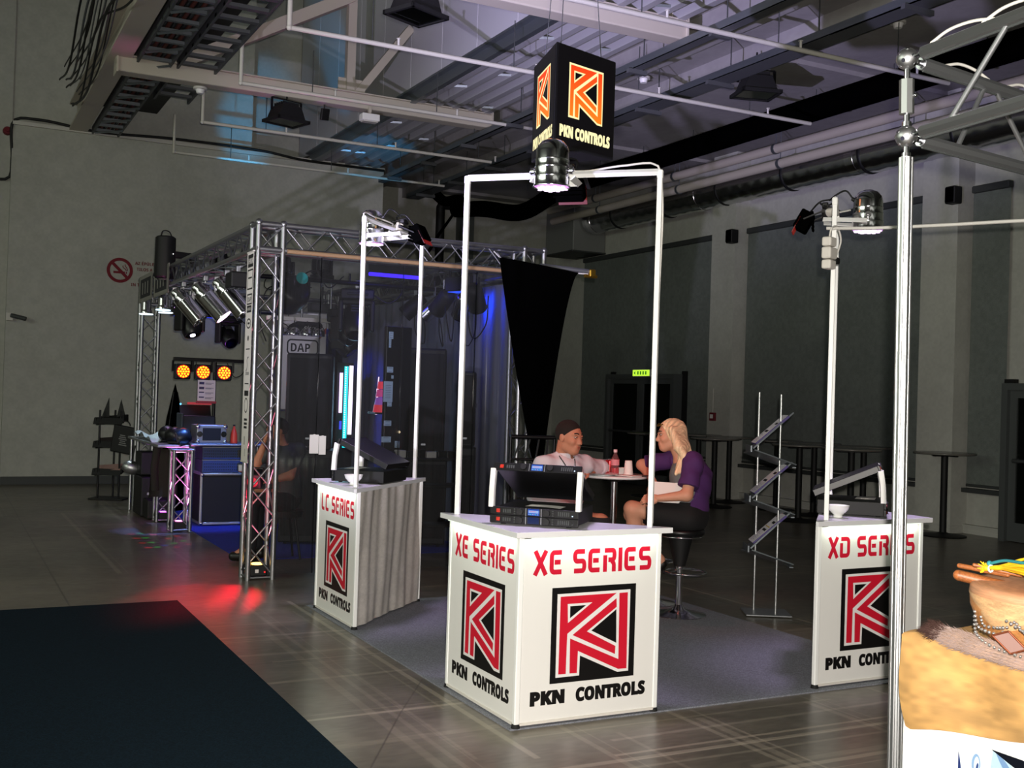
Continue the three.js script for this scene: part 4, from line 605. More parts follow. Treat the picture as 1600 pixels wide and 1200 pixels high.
// ---- table, stools and what stands on it
{
  const t = thing('bistro_table', 'small round bar table between the seated man and woman', 'table', TABLE);
  part(t, 'table_top', M.laminate, mv(L([[0, 0], [.25, 0], [.262, .008], [.262, .018], [.256, .024], [0, .024]], 48), 0, 1.062, 0)); part(t, 'pole', M.chromeR, C(.026, .026, 1.04, 0, .54, 0, 24)); part(t, 'base', M.chrome, L([[0, 0], [.22, 0], [.22, .008], [.1, .02], [.03, .05], [0, .05]], 40)); part(t, 'mount', M.black, C(.1, .04, .03, 0, 1.047, 0, 24));
  const lx = (x, z) => [TABLE[0] + x * .888 - z * .46, 1.087, TABLE[2] + x * .46 + z * .888];
  const st = (n, l, c, x, z) => thing(n, l, c, lx(x, z));
  const cn = st('drink_can', 'red and white drink can on the small bar table', 'can', -.075, .02);
  part(cn, 'body', std(0xc23038, 0.25, 0.5), L([[0, .004], [.026, 0], [.033, .008], [.033, .1], [.027, .116], [0, .114]], 28)); part(cn, 'stripe', M.paper, mv(new THREE.CylinderGeometry(.0335, .0335, .05, 20, 1, true, 0.2, 1.1), 0, .05, 0)); part(cn, 'lid', M.aluDull, C(.026, .027, .004, 0, .115, 0, 24), RB(.014, .002, .02, .0009, 0, .1185, 0));
  const cn2 = copy(cn, 'darker side of a second red can behind the plastic bottle', lx(-.035, -.06), 2.4);
  const bt = st('bottle', 'small clear pink plastic bottle beside the red cans', 'bottle', .0, .03);
  part(bt, 'body', M.bottle, L([[0, .002], [.03, 0], [.033, .01], [.033, .05], [.03, .06], [.033, .07], [.033, .12], [.02, .15], [.013, .165], [.013, .18], [.011, .18]], 28)); part(bt, 'label', std(0xd98a94, 0.6), mv(new THREE.CylinderGeometry(.0338, .0338, .045, 24, 1, true), 0, .098, 0)); part(bt, 'cap', std(0xe8c8cc, 0.5), C(.015, .015, .022, 0, .188, 0, 20)); part(bt, 'contents', std(0xc25a66, 0.2), C(.028, .029, .05, 0, .028, 0, 20));
  const cp = st('paper_cup', 'white paper cup upside down on the bar table', 'cup', .105, .04);
  part(cp, 'wall', M.paper, L([[.038, 0], [.039, .004], [.038, .006], [.028, .112], [.026, .116], [0, .116]], 28)); part(cp, 'rim', M.paper, mv(new THREE.TorusGeometry(.038, .003, 8, 28), 0, .003, 0, Math.PI / 2));
  const bx = st('small_box', 'small white box behind the bottle on bar table', 'box', .055, -.07); part(bx, 'carton', M.paper, RB(.07, .05, .06, .003, 0, .026)); part(bx, 'flap', M.offWhite, RB(.066, .003, .05, .001, 0, .052));
  const dish = st('plate', 'oval white plate near the edge of the bar table', 'plate', -.1, .14); part(dish, 'dish', M.laminate, mv(L([[0, .004], [.08, .004], [.115, .014], [.117, .017], [.08, .008], [0, .008]], 40), 0, 0, 0)); part(dish, 'foot_ring', M.laminate, C(.07, .07, .004, 0, .002, 0, 30));
  const bk = st('brochure', 'open magazine lying on the right edge of table', 'magazine', .15, .12); part(bk, 'left_page', M.paper, mv(RB(.12, .006, .17, .002), -.06, .005, 0, 0, .3)); part(bk, 'right_page', std(0x3a3236, 0.5), mv(RB(.12, .005, .17, .002), .052, .004, -.035, 0, .3));
  function stool(label, pos, ry) {
    const s = thing('bar_stool', label, 'stool', pos, ry, 'black bar stools around the bistro table');
    part(s, 'seat', M.blackSatin, mv(L([[0, 0], [.15, 0], [.185, .02], [.19, .045], [.178, .066], [.12, .06], [0, .055]], 40), 0, .615, 0)); part(s, 'seat_rim', M.chrome, mv(new THREE.TorusGeometry(.168, .006, 8, 40), 0, .618, 0, Math.PI / 2));
    part(s, 'cone', M.black, C(.1, .045, .24, 0, .5, 0, 24)); part(s, 'column', M.chrome, C(.026, .026, .34, 0, .22, 0, 24)); part(s, 'collar', M.chrome, C(.04, .04, .04, 0, .375, 0, 20));
    part(s, 'foot_ring', M.chrome, mv(new THREE.TorusGeometry(.16, .009, 10, 40), 0, .34, .06, Math.PI / 2), T([.026, .35, 0], [.14, .34, 0], .007), T([-.026, .35, 0], [-.14, .34, 0], .007)); part(s, 'base', M.chrome, L([[0, 0], [.215, 0], [.215, .006], [.12, .018], [.05, .045], [.03, .08], [0, .08]], 44)); return s;
  }
  const lw = (x, z) => { const q = lx(x, z); q[1] = .008; return q; };
  stool('black bar stool with chrome base under the seated woman', lw(.53, .05), .3); stool('black bar stool under the seated man behind the counter', lw(-.46, .3), 1.2);
  stool('empty black bar stool just behind the chrome base', lw(.36, -.42), 2);
}
// ---- bar tables pushed along the right wall
[[11.95, -10.43, 'bar table nearest the right end of the row by the wall'], [11.95, -11.88, 'second bar table from the right along the wall'], [11.15, -11.31, 'bar table in front row, seen left of second wall table'], [11.95, -12.9, 'third bar table from right along the wall'], [11.15, -12.34, 'front bar table just left of the white lamp pole'], [11.95, -13.75, 'fourth bar table from the right along wall'], [11.95, -14.95, 'bar table by the first wall pillar'], [11.15, -14.32, 'bar table in front of the first wall pillar'], [11.95, -15.8, "bar table just right of the woman's shoulder"], [11.15, -16.16, 'bar table in front of the dark double door']].forEach(([x, z, l], i, arr) => {
  if (!arr.proto) {
    const t = arr.proto = thing('bar_table', l, 'table', [x, 0, z], 0, 'tall black-legged tables along the right wall');
    part(t, 'table_top', std(0x6d6a64, 0.25), mv(L([[0, 0], [.39, 0], [.4, .006], [.4, .022], [.39, .028], [0, .028]], 40), 0, 1.085, 0)); part(t, 'mount', M.black, RB(.4, .025, .06, .004, 0, 1.072), RB(.06, .025, .4, .004, 0, 1.072)); part(t, 'column', M.black, C(.045, .045, 1.05, 0, .535, 0, 20)); part(t, 'base', M.black, L([[0, 0], [.3, 0], [.3, .012], [.1, .03], [.05, .05], [0, .05]], 32));
  } else copy(arr.proto, l, [x, 0, z], i * .4);
});
{ // folding chair back glimpsed behind the man
  const c = thing('metal_chair', 'dark metal chair back behind the seated man', 'chair', [4.75, 0, -8.72], -0.3);
  part(c, 'backrest', M.blackMetal, T([-.2, 1.32, 0], [.2, 1.32, 0], .02), T([-.2, 1.12, 0], [.2, 1.12, 0], .012)); for (let i = 0; i < 4; i++) part(c, 'lattice_bar', M.blackMetal, bar([-.17 + i * .1, 1.12, 0], [-.1 + i * .08, 1.32, 0], .014)); for (const x of [-.2, .2]) { part(c, 'leg', M.blackMetal, T([x, 1.32, 0], [x, 0, -.02], .014)); part(c, 'leg', M.blackMetal, T([x, .72, 0], [x, 0, .4], .014)); } part(c, 'seat', M.black, RB(.42, .04, .4, .015, 0, .74, .2));
}
{ // zigzag brochure stand
  const s = thing('brochure_stand', 'zigzag metal brochure stand with two tall poles', 'stand', [5.95, 0, -6.93], -YAW - 0.05);
  for (const x of [-.085, .06]) part(s, 'pole', M.alu, T([x, 0, x < 0 ? -.06 : .1], [x, x < 0 ? 1.775 : 1.76, x < 0 ? -.06 : .1], .0095, 12));
  part(s, 'base', M.aluDull, RB(.36, .012, .3, .004, 0, .012, .02)); const perf = M.galv;
  for (let i = 0; i < 3; i++) { const y = 1.47 - i * .395;
    part(s, 'tray', perf, bar([-.17, y - .16, .05], [.15, y + .13, -.02], .012, .25).rotateY(0), B(.012, .05, .25, -.178, y - .145, .05)); part(s, 'strut', perf, bar([-.175, y - .17, .05], [.165, y - .28 - .0, .0], .01, .25)); part(s, 'tray_lip', perf, B(.03, .008, .25, .17, y - .285, 0)); }
  for (let i = 0; i < 3; i++) { const y = 1.47 - i * .395, a = 0.736;
    const w = V(0, 0, 0); s.updateMatrixWorld(); const b = thing('brochure', ['pale brochure on the top tray of the zigzag stand', 'pale brochure on the middle tray of the zigzag stand', 'pale brochure on the lowest tray of the zigzag stand'][i], 'brochure', s.localToWorld(V(-.005, y + .005, .015)).toArray(), s.rotation.y);
    const tex = canvasTex(160, 220, (c) => { c.fillStyle = '#efe9ef'; c.fillRect(0, 0, 160, 220); c.fillStyle = '#1a1620'; c.fillRect(70, 60, 70, 16); c.fillRect(20 + i * 8, 120, 90, 14); c.fillRect(12, 12, 22, 22); c.fillStyle = '#9a90a8'; for (let k = 0; k < 9; k++) c.fillRect(14, 150 + k * 7, 50 + (k * 37) % 70, 2); if (i === 2) { c.fillStyle = '#d8b040'; c.fillRect(20, 100, 120, 6); } });
    part(b, 'stack', std(0x4a3c78, 0.6), mv(RB(.34, .02, .215, .003), 0, 0, 0, 0, 0, a)); part(b, 'cover', std(0xffffff, 0.5, 0, { map: tex }), mv(new THREE.PlaneGeometry(.215, .34).rotateX(-Math.PI / 2).rotateY(-Math.PI / 2), -.0112 * Math.sin(a), .0112 * Math.cos(a), 0, 0, 0, a)); }
}
// ---------------------------------------------------------------- chrome node-and-tube system and the draped showcase at right
{
  const top = [2.612, 2.755, -2.462], mid = [2.617, 2.516, -2.462], foot = [2.658, 0, -2.474];
  const s = thing('chrome_display_truss', 'polished chrome post with ball nodes carrying octagonal tube beams', 'frame');
  const axis = (y) => [foot[0] + (mid[0] - foot[0]) * y / mid[1], y, foot[2] + (mid[2] - foot[2]) * y / mid[1]];
  const oct = (a, b, r) => { const g = along(new THREE.CylinderGeometry(r, r, dist(a, b), 8, 1), a, b); const n = g.toNonIndexed(); n.computeVertexNormals(); return n; };
  const post = part(s, 'post', M.alu, T(axis(0.02), axis(2.452), 0.0205, 32)); part(post, 'rib', M.alu, ...[...Array(8)].map((_, i) => { const a = i * Math.PI / 4 + .35, o = [Math.cos(a) * .0178, 0, Math.sin(a) * .0178]; return T(add3(axis(0.02), o), add3(axis(2.45), o), .0058, 12); }));
  part(s, 'post', M.alu, oct([2.615, 2.585, -2.462], [2.612, 2.69, -2.462], 0.0225)); part(s, 'set_screw', M.chromeR, S(.007, 2.625, 2.64, -2.439, 10));
  for (const c of [top, mid]) {
    const nd = part(s, 'ball_node', M.alu, S(0.0335, ...c, 28)); const holes = [];
    for (let i = 0; i < 14; i++) { const a = i * 2.39996, y = 1 - (i + .5) / 7, r = Math.sqrt(1 - y * y), d = [Math.cos(a) * r, y, Math.sin(a) * r]; holes.push(T(add3(c, d, .0315), add3(c, d, .0342), .0065, 10)); }
    part(nd, 'screw_hole', M.chromeR, ...holes);
  }
  part(s, 'connector', M.chromeR, T(axis(2.44), mid, .009, 10), T(mid, top, .009, 10), T(add3(mid, [0, .03, 0]), add3(mid, [0, .045, 0]), .014, 8), T(axis(2.452), axis(2.465), .014, 8));
  const dA = [-.09, 0.004, .995], dB = [.99, -0.004, -.13];
  for (const c of [top, mid]) for (const [d, len, m] of [[dA, 2.2, M.alu], [dB, 3, M.aluDull]]) {
    part(s, 'connector', M.chromeR, T(add3(c, d, .03), add3(c, d, .075), .009, 10), T(add3(c, d, .062), add3(c, d, .07), .016, 8));
    const b = part(s, 'tube_beam', m, oct(add3(c, d, .07), add3(c, d, len), .0205)); part(b, 'end_cap', M.chromeR, T(add3(c, d, .066), add3(c, d, .074), .0185, 8));
    part(b, 'groove', M.greyTrim, T(add3(add3(c, [0, -.021, 0]), d, .08), add3(add3(c, [0, -.021, 0]), d, len), .004, 6));
  }
  const at = (c, d, k) => add3(c, d, k);
  for (const [a, b] of [[at(mid, dA, .17), at(top, dA, .40)], [at(top, dA, .44), at(mid, dA, .68)], [at(mid, dA, .74), at(top, dA, .98)], [at(mid, dB, .26), at(top, dB, .42)], [at(top, dB, .47), at(mid, dB, .72)], [at(mid, dB, .78), at(top, dB, 1.0)]]) part(s, 'brace', M.aluDull, T(a, b, .0085, 8));
  for (const [c, d, k] of [[top, dA, .1], [top, dA, .3], [top, dB, .2], [top, dB, .55]]) part(s, 'cable_clip', M.cableW, curve([at(add3(c, [0, .02, 0]), d, k), at(add3(c, [0, .038, 0]), d, k + .07), at(add3(c, [0, .036, 0]), d, k + .16), at(add3(c, [0, .019, 0]), d, k + .24)], .005, 24, 6));
}
{ // white showcase
  const s = thing('showcase', 'white showcase cabinet with a blue printed face under the drum', 'cabinet');
  part(s, 'side_panel', M.white, RB(.02, .9, 1.6, .003, 2.612, .455, -1.6)); part(s, 'end_panel', M.white, RB(1.0, .9, .02, .003, 3.12, .455, -2.39));
  part(s, 'top_board', M.laminate, RB(1.02, .02, 1.62, .004, 3.11, .99, -1.6)); part(s, 'recess', M.galv, box2(2.63, .905, -2.37, 3.6, .98, -.82)); part(s, 'plinth', M.greyTrim, box2(2.63, 0, -2.38, 3.6, .03, -.8));
  const tex = canvasTex(1024, 1156, (c, w, h) => { // duotone close-up portrait print; its upper left corner is what the picture shows
    c.fillStyle = '#dfeae6'; c.fillRect(0, 0, w, h);
    c.fillStyle = '#a9c2d4'; c.beginPath(); c.moveTo(190, 0); c.bezierCurveTo(330, 20, 420, 180, 430, 420); c.lineTo(430, 1156); c.lineTo(120, 1156); c.bezierCurveTo(140, 700, 150, 260, 190, 0); c.fill();
    c.fillStyle = '#6d8db4'; c.beginPath(); c.moveTo(206, 8); c.bezierCurveTo(250, 20, 300, 60, 312, 130); c.bezierCurveTo(280, 100, 236, 70, 206, 8); c.fill();
    c.fillStyle = '#22346a'; c.beginPath(); c.moveTo(0, 60); c.bezierCurveTo(18, 110, 30, 200, 24, 420); c.lineTo(0, 420); c.fill();
    for (let i = 0; i < 700; i++) { c.strokeStyle = `rgba(60,84,140,${.06 + rnd() * .2})`; const x = 4 + rnd() * 80, y = 10 + rnd() * 380; c.beginPath(); c.moveTo(x, y); c.lineTo(x + 5, y + 9); c.stroke(); }
    c.fillStyle = '#7f9ec2'; c.beginPath(); c.ellipse(100, 92, 24, 48, .08, 0, 7); c.fill(); c.fillStyle = '#d8e6ee'; c.beginPath(); c.ellipse(103, 92, 14, 36, .08, 0, 7); c.fill(); c.fillStyle = '#31487e'; c.beginPath(); c.ellipse(107, 102, 6, 19, .2, 0, 7); c.fill();
    c.strokeStyle = '#1d2c58'; c.lineWidth = 7; c.beginPath(); c.moveTo(222, 112); c.bezierCurveTo(246, 88, 276, 92, 300, 122); c.stroke(); c.lineWidth = 11; c.beginPath(); c.moveTo(230, 132); c.bezierCurveTo(254, 150, 280, 148, 304, 142); c.stroke();
    c.fillStyle = '#5b79a8'; c.beginPath(); c.moveTo(318, 150); c.bezierCurveTo(360, 240, 380, 300, 350, 320); c.lineTo(310, 300); c.fill(); c.strokeStyle = '#2a3c70'; c.lineWidth = 14; c.beginPath(); c.moveTo(250, 420); c.bezierCurveTo(290, 440, 330, 430, 350, 410); c.stroke();
    c.fillStyle = '#0b0e18'; c.beginPath(); c.moveTo(180, 0); c.lineTo(1024, 0); c.lineTo(1024, 300); c.bezierCurveTo(700, 200, 420, 90, 180, 0); c.fill();
  });
  part(s, 'portrait_print', std(0xffffff, .35, 0, { map: tex }), mv(new THREE.PlaneGeometry(.62, .7), 2.6005, .40, -1.885, 0, -Math.PI / 2, 0));
}
{ // tanned hide draped over the corner
  const tex = grain(512, [182, 140, 84], 0.34, [3, 5, 9, 34], 77);
  const f = (u, v) => { // u along the edge (away to near), v 0 hem .. 1 far side of the top
    const z = -2.405 + u * 1.15, hem = .722 + u * .24 + Math.sin(u * 13) * .008 + (u < .02 ? (.02 - u) * .5 : 0);
    if (v < .55) { const k = v / .55; return [2.588 - Math.sin(k * 3.1) * .014 * (1 + Math.sin(u * 21)) - Math.sin(u * 9 + k * 5) * .006 + (u < .06 ? (1 - k) * (.06 - u) * .1 : 0), hem + (1.0 - hem) * k, z + (1 - k) * (1 - u) * .022]; }
    const k = (v - .55) / .45; return [2.592 + k * (.34 + Math.sin(u * 8) * .05), 1.004 + Math.sin(Math.min(1, k * 6) * 1.57) * .006 + Math.sin(u * 13 + k * 9) * .004 + (Math.abs(u - .2) < .2 ? Math.cos((u - .2) / .2 * 1.57) * .03 * Math.exp(-Math.pow((k - .12) / .2, 2)) : 0), z + k * .03 - (u < .15 ? .0 : 0)];
  };
  solo('hide', 'mottled tan leather hide draped over the white showcase corner', 'leather', std(0xffffff, .75, 0, { map: tex, side: THREE.DoubleSide, bumpMap: grain(256, [128, 128, 128], .5, [12, 40, 128], 79), bumpScale: .002 }), [sheet(f, 110, 70), sheet((u, v) => { const p = f(u, v); const k = v < .55 ? [.0025, 0, 0] : [0, -.0025, 0]; return add3(p, k); }, 60, 40)]);
}
{ // drum with sticks
  const d = thing('drum', 'round wooden drum with a pale skin top on the hide', 'drum', [2.79, 1.012, -2.075]); d.rotation.set(.02, 0, .05);
  const wood = std(0xffffff, .4, 0, { map: grain(512, [176, 120, 70], .3, [3, 14, 90], 83, [3, 1]) });
  part(d, 'shell', wood, L([[0, 0], [.1, 0], [.135, .02], [.172, .065], [.192, .12], [.193, .15], [.186, .175], [.17, .18], [.17, .17], [0, .16]], 64));
  part(d, 'skin', std(0xffffff, .5, 0, { map: grain(512, [176, 128, 94], .22, [4, 12, 60], 85) }), L([[0, .186], [.1, .187], [.165, .186], [.186, .182], [.192, .172], [.1935, .158], [.19, .156]], 64));
  part(d, 'skin_flap', std(0xffffff, .45, 0, { map: grain(256, [190, 150, 108], .25, [3, 10, 60], 87) }), sheet((u, v) => { const a = Math.PI - .52 + u * 1.5, y = .158 - v * (.05 + Math.sin(u * 5) * .03), r = .1945 + Math.sin(v * 2) * .002 - v * v * .012; return [Math.cos(a) * r, y, Math.sin(a) * r]; }, 40, 10)).material.side = THREE.DoubleSide;
  part(d, 'knot', std(0xa8402a, .5), mv(new THREE.TorusKnotGeometry(.009, .0045, 50, 8), -.155, .165, .122));
}
for (const [a, b, r, l] of [[[2.683, 1.222, -2.278], [2.73, 1.213, -2.15], .0075, 'thin brown stick poking out behind the drum'], [[2.648, 1.2, -2.25], [2.72, 1.18, -2.14], .016, 'thick brown stick poking out beside the drum'], [[2.665, 1.235, -2.21], [2.75, 1.215, -2.12], .006, 'short thin stick under the knot of yellow thongs']]) solo('stick', l, 'stick', std(0xffffff, .45, 0, { map: grain(128, [140, 82, 42], .3, [4, 40], 91) }), [T(a, b, r, 14), S(r, ...a, 12), S(r, ...b, 12)]);
{ const y = thing('leather_thongs', 'bundle of yellow leather thongs lying across the drum top', 'thongs'); const m = std(0xf0b81c, .5), k = [2.668, 1.232, -2.172];
  for (let i = 0; i < 16; i++) { const e = [2.575 + (i % 4) * .03 + rnd() * .03, 1.214 + (i % 5) * .014 + (i > 12 ? .02 : 0), -1.92 + rnd() * .1]; part(y, 'thong', m, curve([k, add3(k, [(rnd() - .5) * .012, .004 + rnd() * .008, .045]), [(k[0] + e[0]) / 2 + (rnd() - .5) * .012, (k[1] + e[1]) / 2 + .008 + rnd() * .012, (k[2] + e[2]) / 2], e], .0042, 24, 6)); }
  const tip = []; for (let i = 0; i < 26; i++) { const a = i * 2.4, q = add3(k, [Math.cos(a) * .016 * rnd(), Math.sin(a) * .016, -.022 * rnd()]); tip.push(T(k, q, .0026, 5, .0014)); } part(y, 'tied_end', m, S(.0085, ...k, 12), ...tip); part(y, 'tie', M.paper, mv(new THREE.TorusGeometry(.009, .003, 8, 16), k[0] + .004, k[1], k[2] + .012)); }
solo('cord', 'blue green cord stretched above the yellow thongs', 'cord', std(0x2b7f86, .6), [curve([[2.672, 1.245, -2.165], [2.66, 1.262, -2.11], [2.63, 1.27, -2.02], [2.6, 1.28, -1.92]], .0045, 30, 8), S(.008, 2.672, 1.246, -2.165, 10)]);
{ // fur strip with a dark tip
  const p = new THREE.CatmullRomCurve3([[2.6, 1.045, -2.32], [2.588, 1.04, -2.265], [2.575, 1.035, -2.2], [2.565, 1.033, -2.12], [2.56, 1.03, -2.03], [2.56, 1.025, -1.93], [2.58, 1.02, -1.8]].map((q) => V(...q)));
  const s = thing('fur_strip', 'grey brown fur strip with a dark tufted tip', 'fur'); const wd = (t) => .012 + .034 * Math.min(1, t * 3) * (1 - t * .25);
  const furM = std(0xffffff, .9, 0, { map: grain(256, [150, 124, 110], .5, [6, 30, 128], 95, [2, 8]) });
  part(s, 'pelt', furM, sheet((u, v) => { const q = p.getPoint(u), a = (v - .5) * 2.6, w = wd(u); return [q.x - Math.cos(a) * w * .35 + Math.sin(a) * .012 + .012, q.y + Math.sin(a) * w * .62 - .004, q.z + Math.sin(a) * .012]; }, 60, 14)).material.side = THREE.DoubleSide;
  const hair = (n, t0, t1, len) => { const g = []; for (let i = 0; i < n; i++) { const t = t0 + rnd() * (t1 - t0), q = p.getPoint(t), a = (rnd() - .5) * 2.6, w = wd(t), b = [q.x - Math.cos(a) * w * .35 + Math.sin(a) * .012 + .012, q.y + Math.sin(a) * w * .62 - .004, q.z + Math.sin(a) * .012]; g.push(new THREE.ConeGeometry(.0009, len, 4).translate(0, len / 2, 0)); const d = V(-.25 + (rnd() - .5) * .7, Math.sin(a) * .5 + (rnd() - .5) * .5, -1 + rnd() * .3).normalize(); g[g.length - 1].applyMatrix4(new THREE.Matrix4().compose(V(...b), new THREE.Quaternion().setFromUnitVectors(V(0, 1, 0), d), V(1, 1, 1))); } return g; };
  const h1 = part(s, 'hairs', std(0x94807a, .8), ...hair(900, .12, 1, .016)); h1.userData.kind = 'stuff'; const h2 = part(s, 'dark_tuft', std(0x3a211a, .8), ...hair(420, 0, .2, .032)); h2.userData.kind = 'stuff';
}
{ // bead string with a small framed mirror
  const s = thing('bead_necklace', 'string of silver beads with a small copper framed mirror', 'necklace'); const pearl = std(0xd5d2d0, .15, .85), g = [];
  const strand = (pts, n, r) => { const c = new THREE.CatmullRomCurve3(pts.map((q) => V(...q))); for (let i = 0; i < n; i++) { const q = c.getPoint(i / (n - 1)); g.push(S(r * (.85 + rnd() * .3), q.x, q.y, q.z, 10)); } };
  strand([[2.605, 1.115, -2.155], [2.585, 1.085, -2.13], [2.562, 1.078, -2.08], [2.556, 1.082, -2.03], [2.566, 1.118, -2.0], [2.556, 1.105, -1.965], [2.54, 1.068, -1.91], [2.53, 1.05, -1.85]], 23, .0047);
  strand([[2.61, 1.1, -2.16], [2.575, 1.066, -2.125], [2.548, 1.05, -2.07], [2.536, 1.042, -2.0], [2.53, 1.04, -1.93], [2.526, 1.036, -1.86]], 21, .0046);
  strand([[2.6, 1.105, -2.13], [2.575, 1.09, -2.1], [2.56, 1.094, -2.05], [2.553, 1.1, -2.02]], 9, .0044);
  strand([[2.553, 1.12, -2.01], [2.548, 1.1, -1.95], [2.535, 1.07, -1.9], [2.52, 1.055, -1.86]], 13, .0048);
  part(s, 'beads', pearl, ...g).userData.kind = 'stuff';
  const fr = new THREE.Group(); fr.name = 'mirror'; fr.position.set(2.532, 1.073, -1.985); fr.rotation.set(0, -1.25, .0); s.add(fr);
  const q = [[-.042, .008], [0, .026], [.046, -.014], [.006, -.032]]; part(fr, 'glass', std(0x9a7a72, .25, .2), X(q, .003)); part(fr, 'copper_frame', std(0x8a4a30, .35, .7), ...q.map((a, i) => T([a[0], a[1], .002], [q[(i + 1) % 4][0], q[(i + 1) % 4][1], .002], .003, 8)));  // pinkish grey reflection painted into the mirror glass colour
}
// ---------------------------------------------------------------- the truss booth
function boxTruss(parent, a, b, size, { tube = .024, brace = .0085, pitch = size, mat = M.aluT, single = false, ends = true } = {}) {
  const d = nrm([b[0] - a[0], b[1] - a[1], b[2] - a[2]]), len = dist(a, b), u = Math.abs(d[1]) > .5 ? [1, 0, 0] : [0, 1, 0], v = nrm(crs(d, u)), h = size / 2, out = [];
  const at = (s, i, j) => add3(add3(add3(a, d, s), u, i * h), v, j * h), quad = [[-1, -1], [1, -1], [1, 1], [-1, 1]];
  for (const [i, j] of quad) part(parent, 'chord', mat, T(at(0, i, j), at(len, i, j), tube, 14));
  const n = Math.max(1, Math.round((len - .08) / pitch)), st = (len - .08) / n;
  for (let f = 0; f < 4; f++) { const p = quad[f], q = quad[(f + 1) % 4]; for (let k = 0; k < n; k++) { const s0 = .04 + k * st, A = (k + f) % 2 ? p : q, C2 = (k + f) % 2 ? q : p; const g = T(at(s0, ...A), at(s0 + st, ...C2), brace, 7); single ? part(parent, 'brace', mat, g) : out.push(g); } }
  if (ends) for (const s of [.02, len - .02]) for (let f = 0; f < 4; f++) { const g = T(at(s, ...quad[f]), at(s, ...quad[(f + 1) % 4]), brace * 1.3, 8); single ? part(parent, 'end_rung', mat, g) : out.push(g); }
  if (out.length) part(parent, 'lattice', mat, ...out).userData.kind = 'stuff';
}
const TX0 = 2.56, TX1 = 5.2, TZ0 = -9.74, TZ1 = -15.9, TY = 3.02;
{
  const t = thing('truss_frame', 'silver four-tube truss frame carrying the stage lights', 'truss');
  boxTruss(t, [TX0, 0, TZ0], [TX0, 2.9, TZ0], .22, { single: true, pitch: .26 });
  boxTruss(t, [TX0 - .13, TY, TZ0], [5.32, TY, TZ0], .22, { single: true, pitch: .2, tube: .025 });
  boxTruss(t, [TX0, TY, TZ0 - .1], [TX0, TY, TZ1], .22, { pitch: .24 }); boxTruss(t, [TX1, TY, TZ0 - .1], [TX1, TY, TZ1], .22, { pitch: .24 }); boxTruss(t, [TX0, TY - .12, TZ1], [TX1, TY - .12, TZ1], .22, { pitch: .24 });
  boxTruss(t, [TX0, 0, TZ1], [TX0, 2.9, TZ1], .22, { pitch: .24, tube: .026 }); boxTruss(t, [TX1 - .02, 0, TZ0], [TX1 - .02, 2.9, TZ0], .22, { pitch: .24 }); boxTruss(t, [TX1, 0, TZ1], [TX1, 2.9, TZ1], .22, { pitch: .24 });
  for (const [x, z] of [[TX0, TZ0], [TX0, TZ1], [TX1, TZ0], [TX1, TZ1]]) part(t, 'corner_block', M.aluT, ...[[-1, -1], [1, -1], [1, 1], [-1, 1]].map(([i, j]) => T([x + i * .11, 2.9, z + j * .11], [x + i * .11, 3.15, z + j * .11], .026, 14)), ...[2.91, 3.13].flatMap((y) => [T([x - .13, y, z - .11], [x + .13, y, z - .11], .025, 12), T([x - .13, y, z + .11], [x + .13, y, z + .11], .025, 12), T([x - .11, y, z - .13], [x - .11, y, z + .13], .025, 12), T([x + .11, y, z - .13], [x + .11, y, z + .13], .025, 12)]), ...[[-1, -1], [1, -1], [1, 1], [-1, 1]].map(([i, j]) => S(.033, x + i * .11, 3.14, z + j * .11, 14)));
  part(t, 'side_arm', M.aluDull, T([5.2, 2.97, -9.5], [5.74, 2.945, -9.42], .024, 14)); part(t, 'clamp', M.brass, RB(.07, .08, .07, .015, 5.74, 2.93, -9.42), T([5.66, 2.9, -9.42], [5.8, 2.9, -9.42], .018));
  part(t, 'wooden_batten', std(0x9a7c5c, .6), T([2.7, 2.9, -9.59], [5.05, 2.9, -9.59], .02, 10));
}
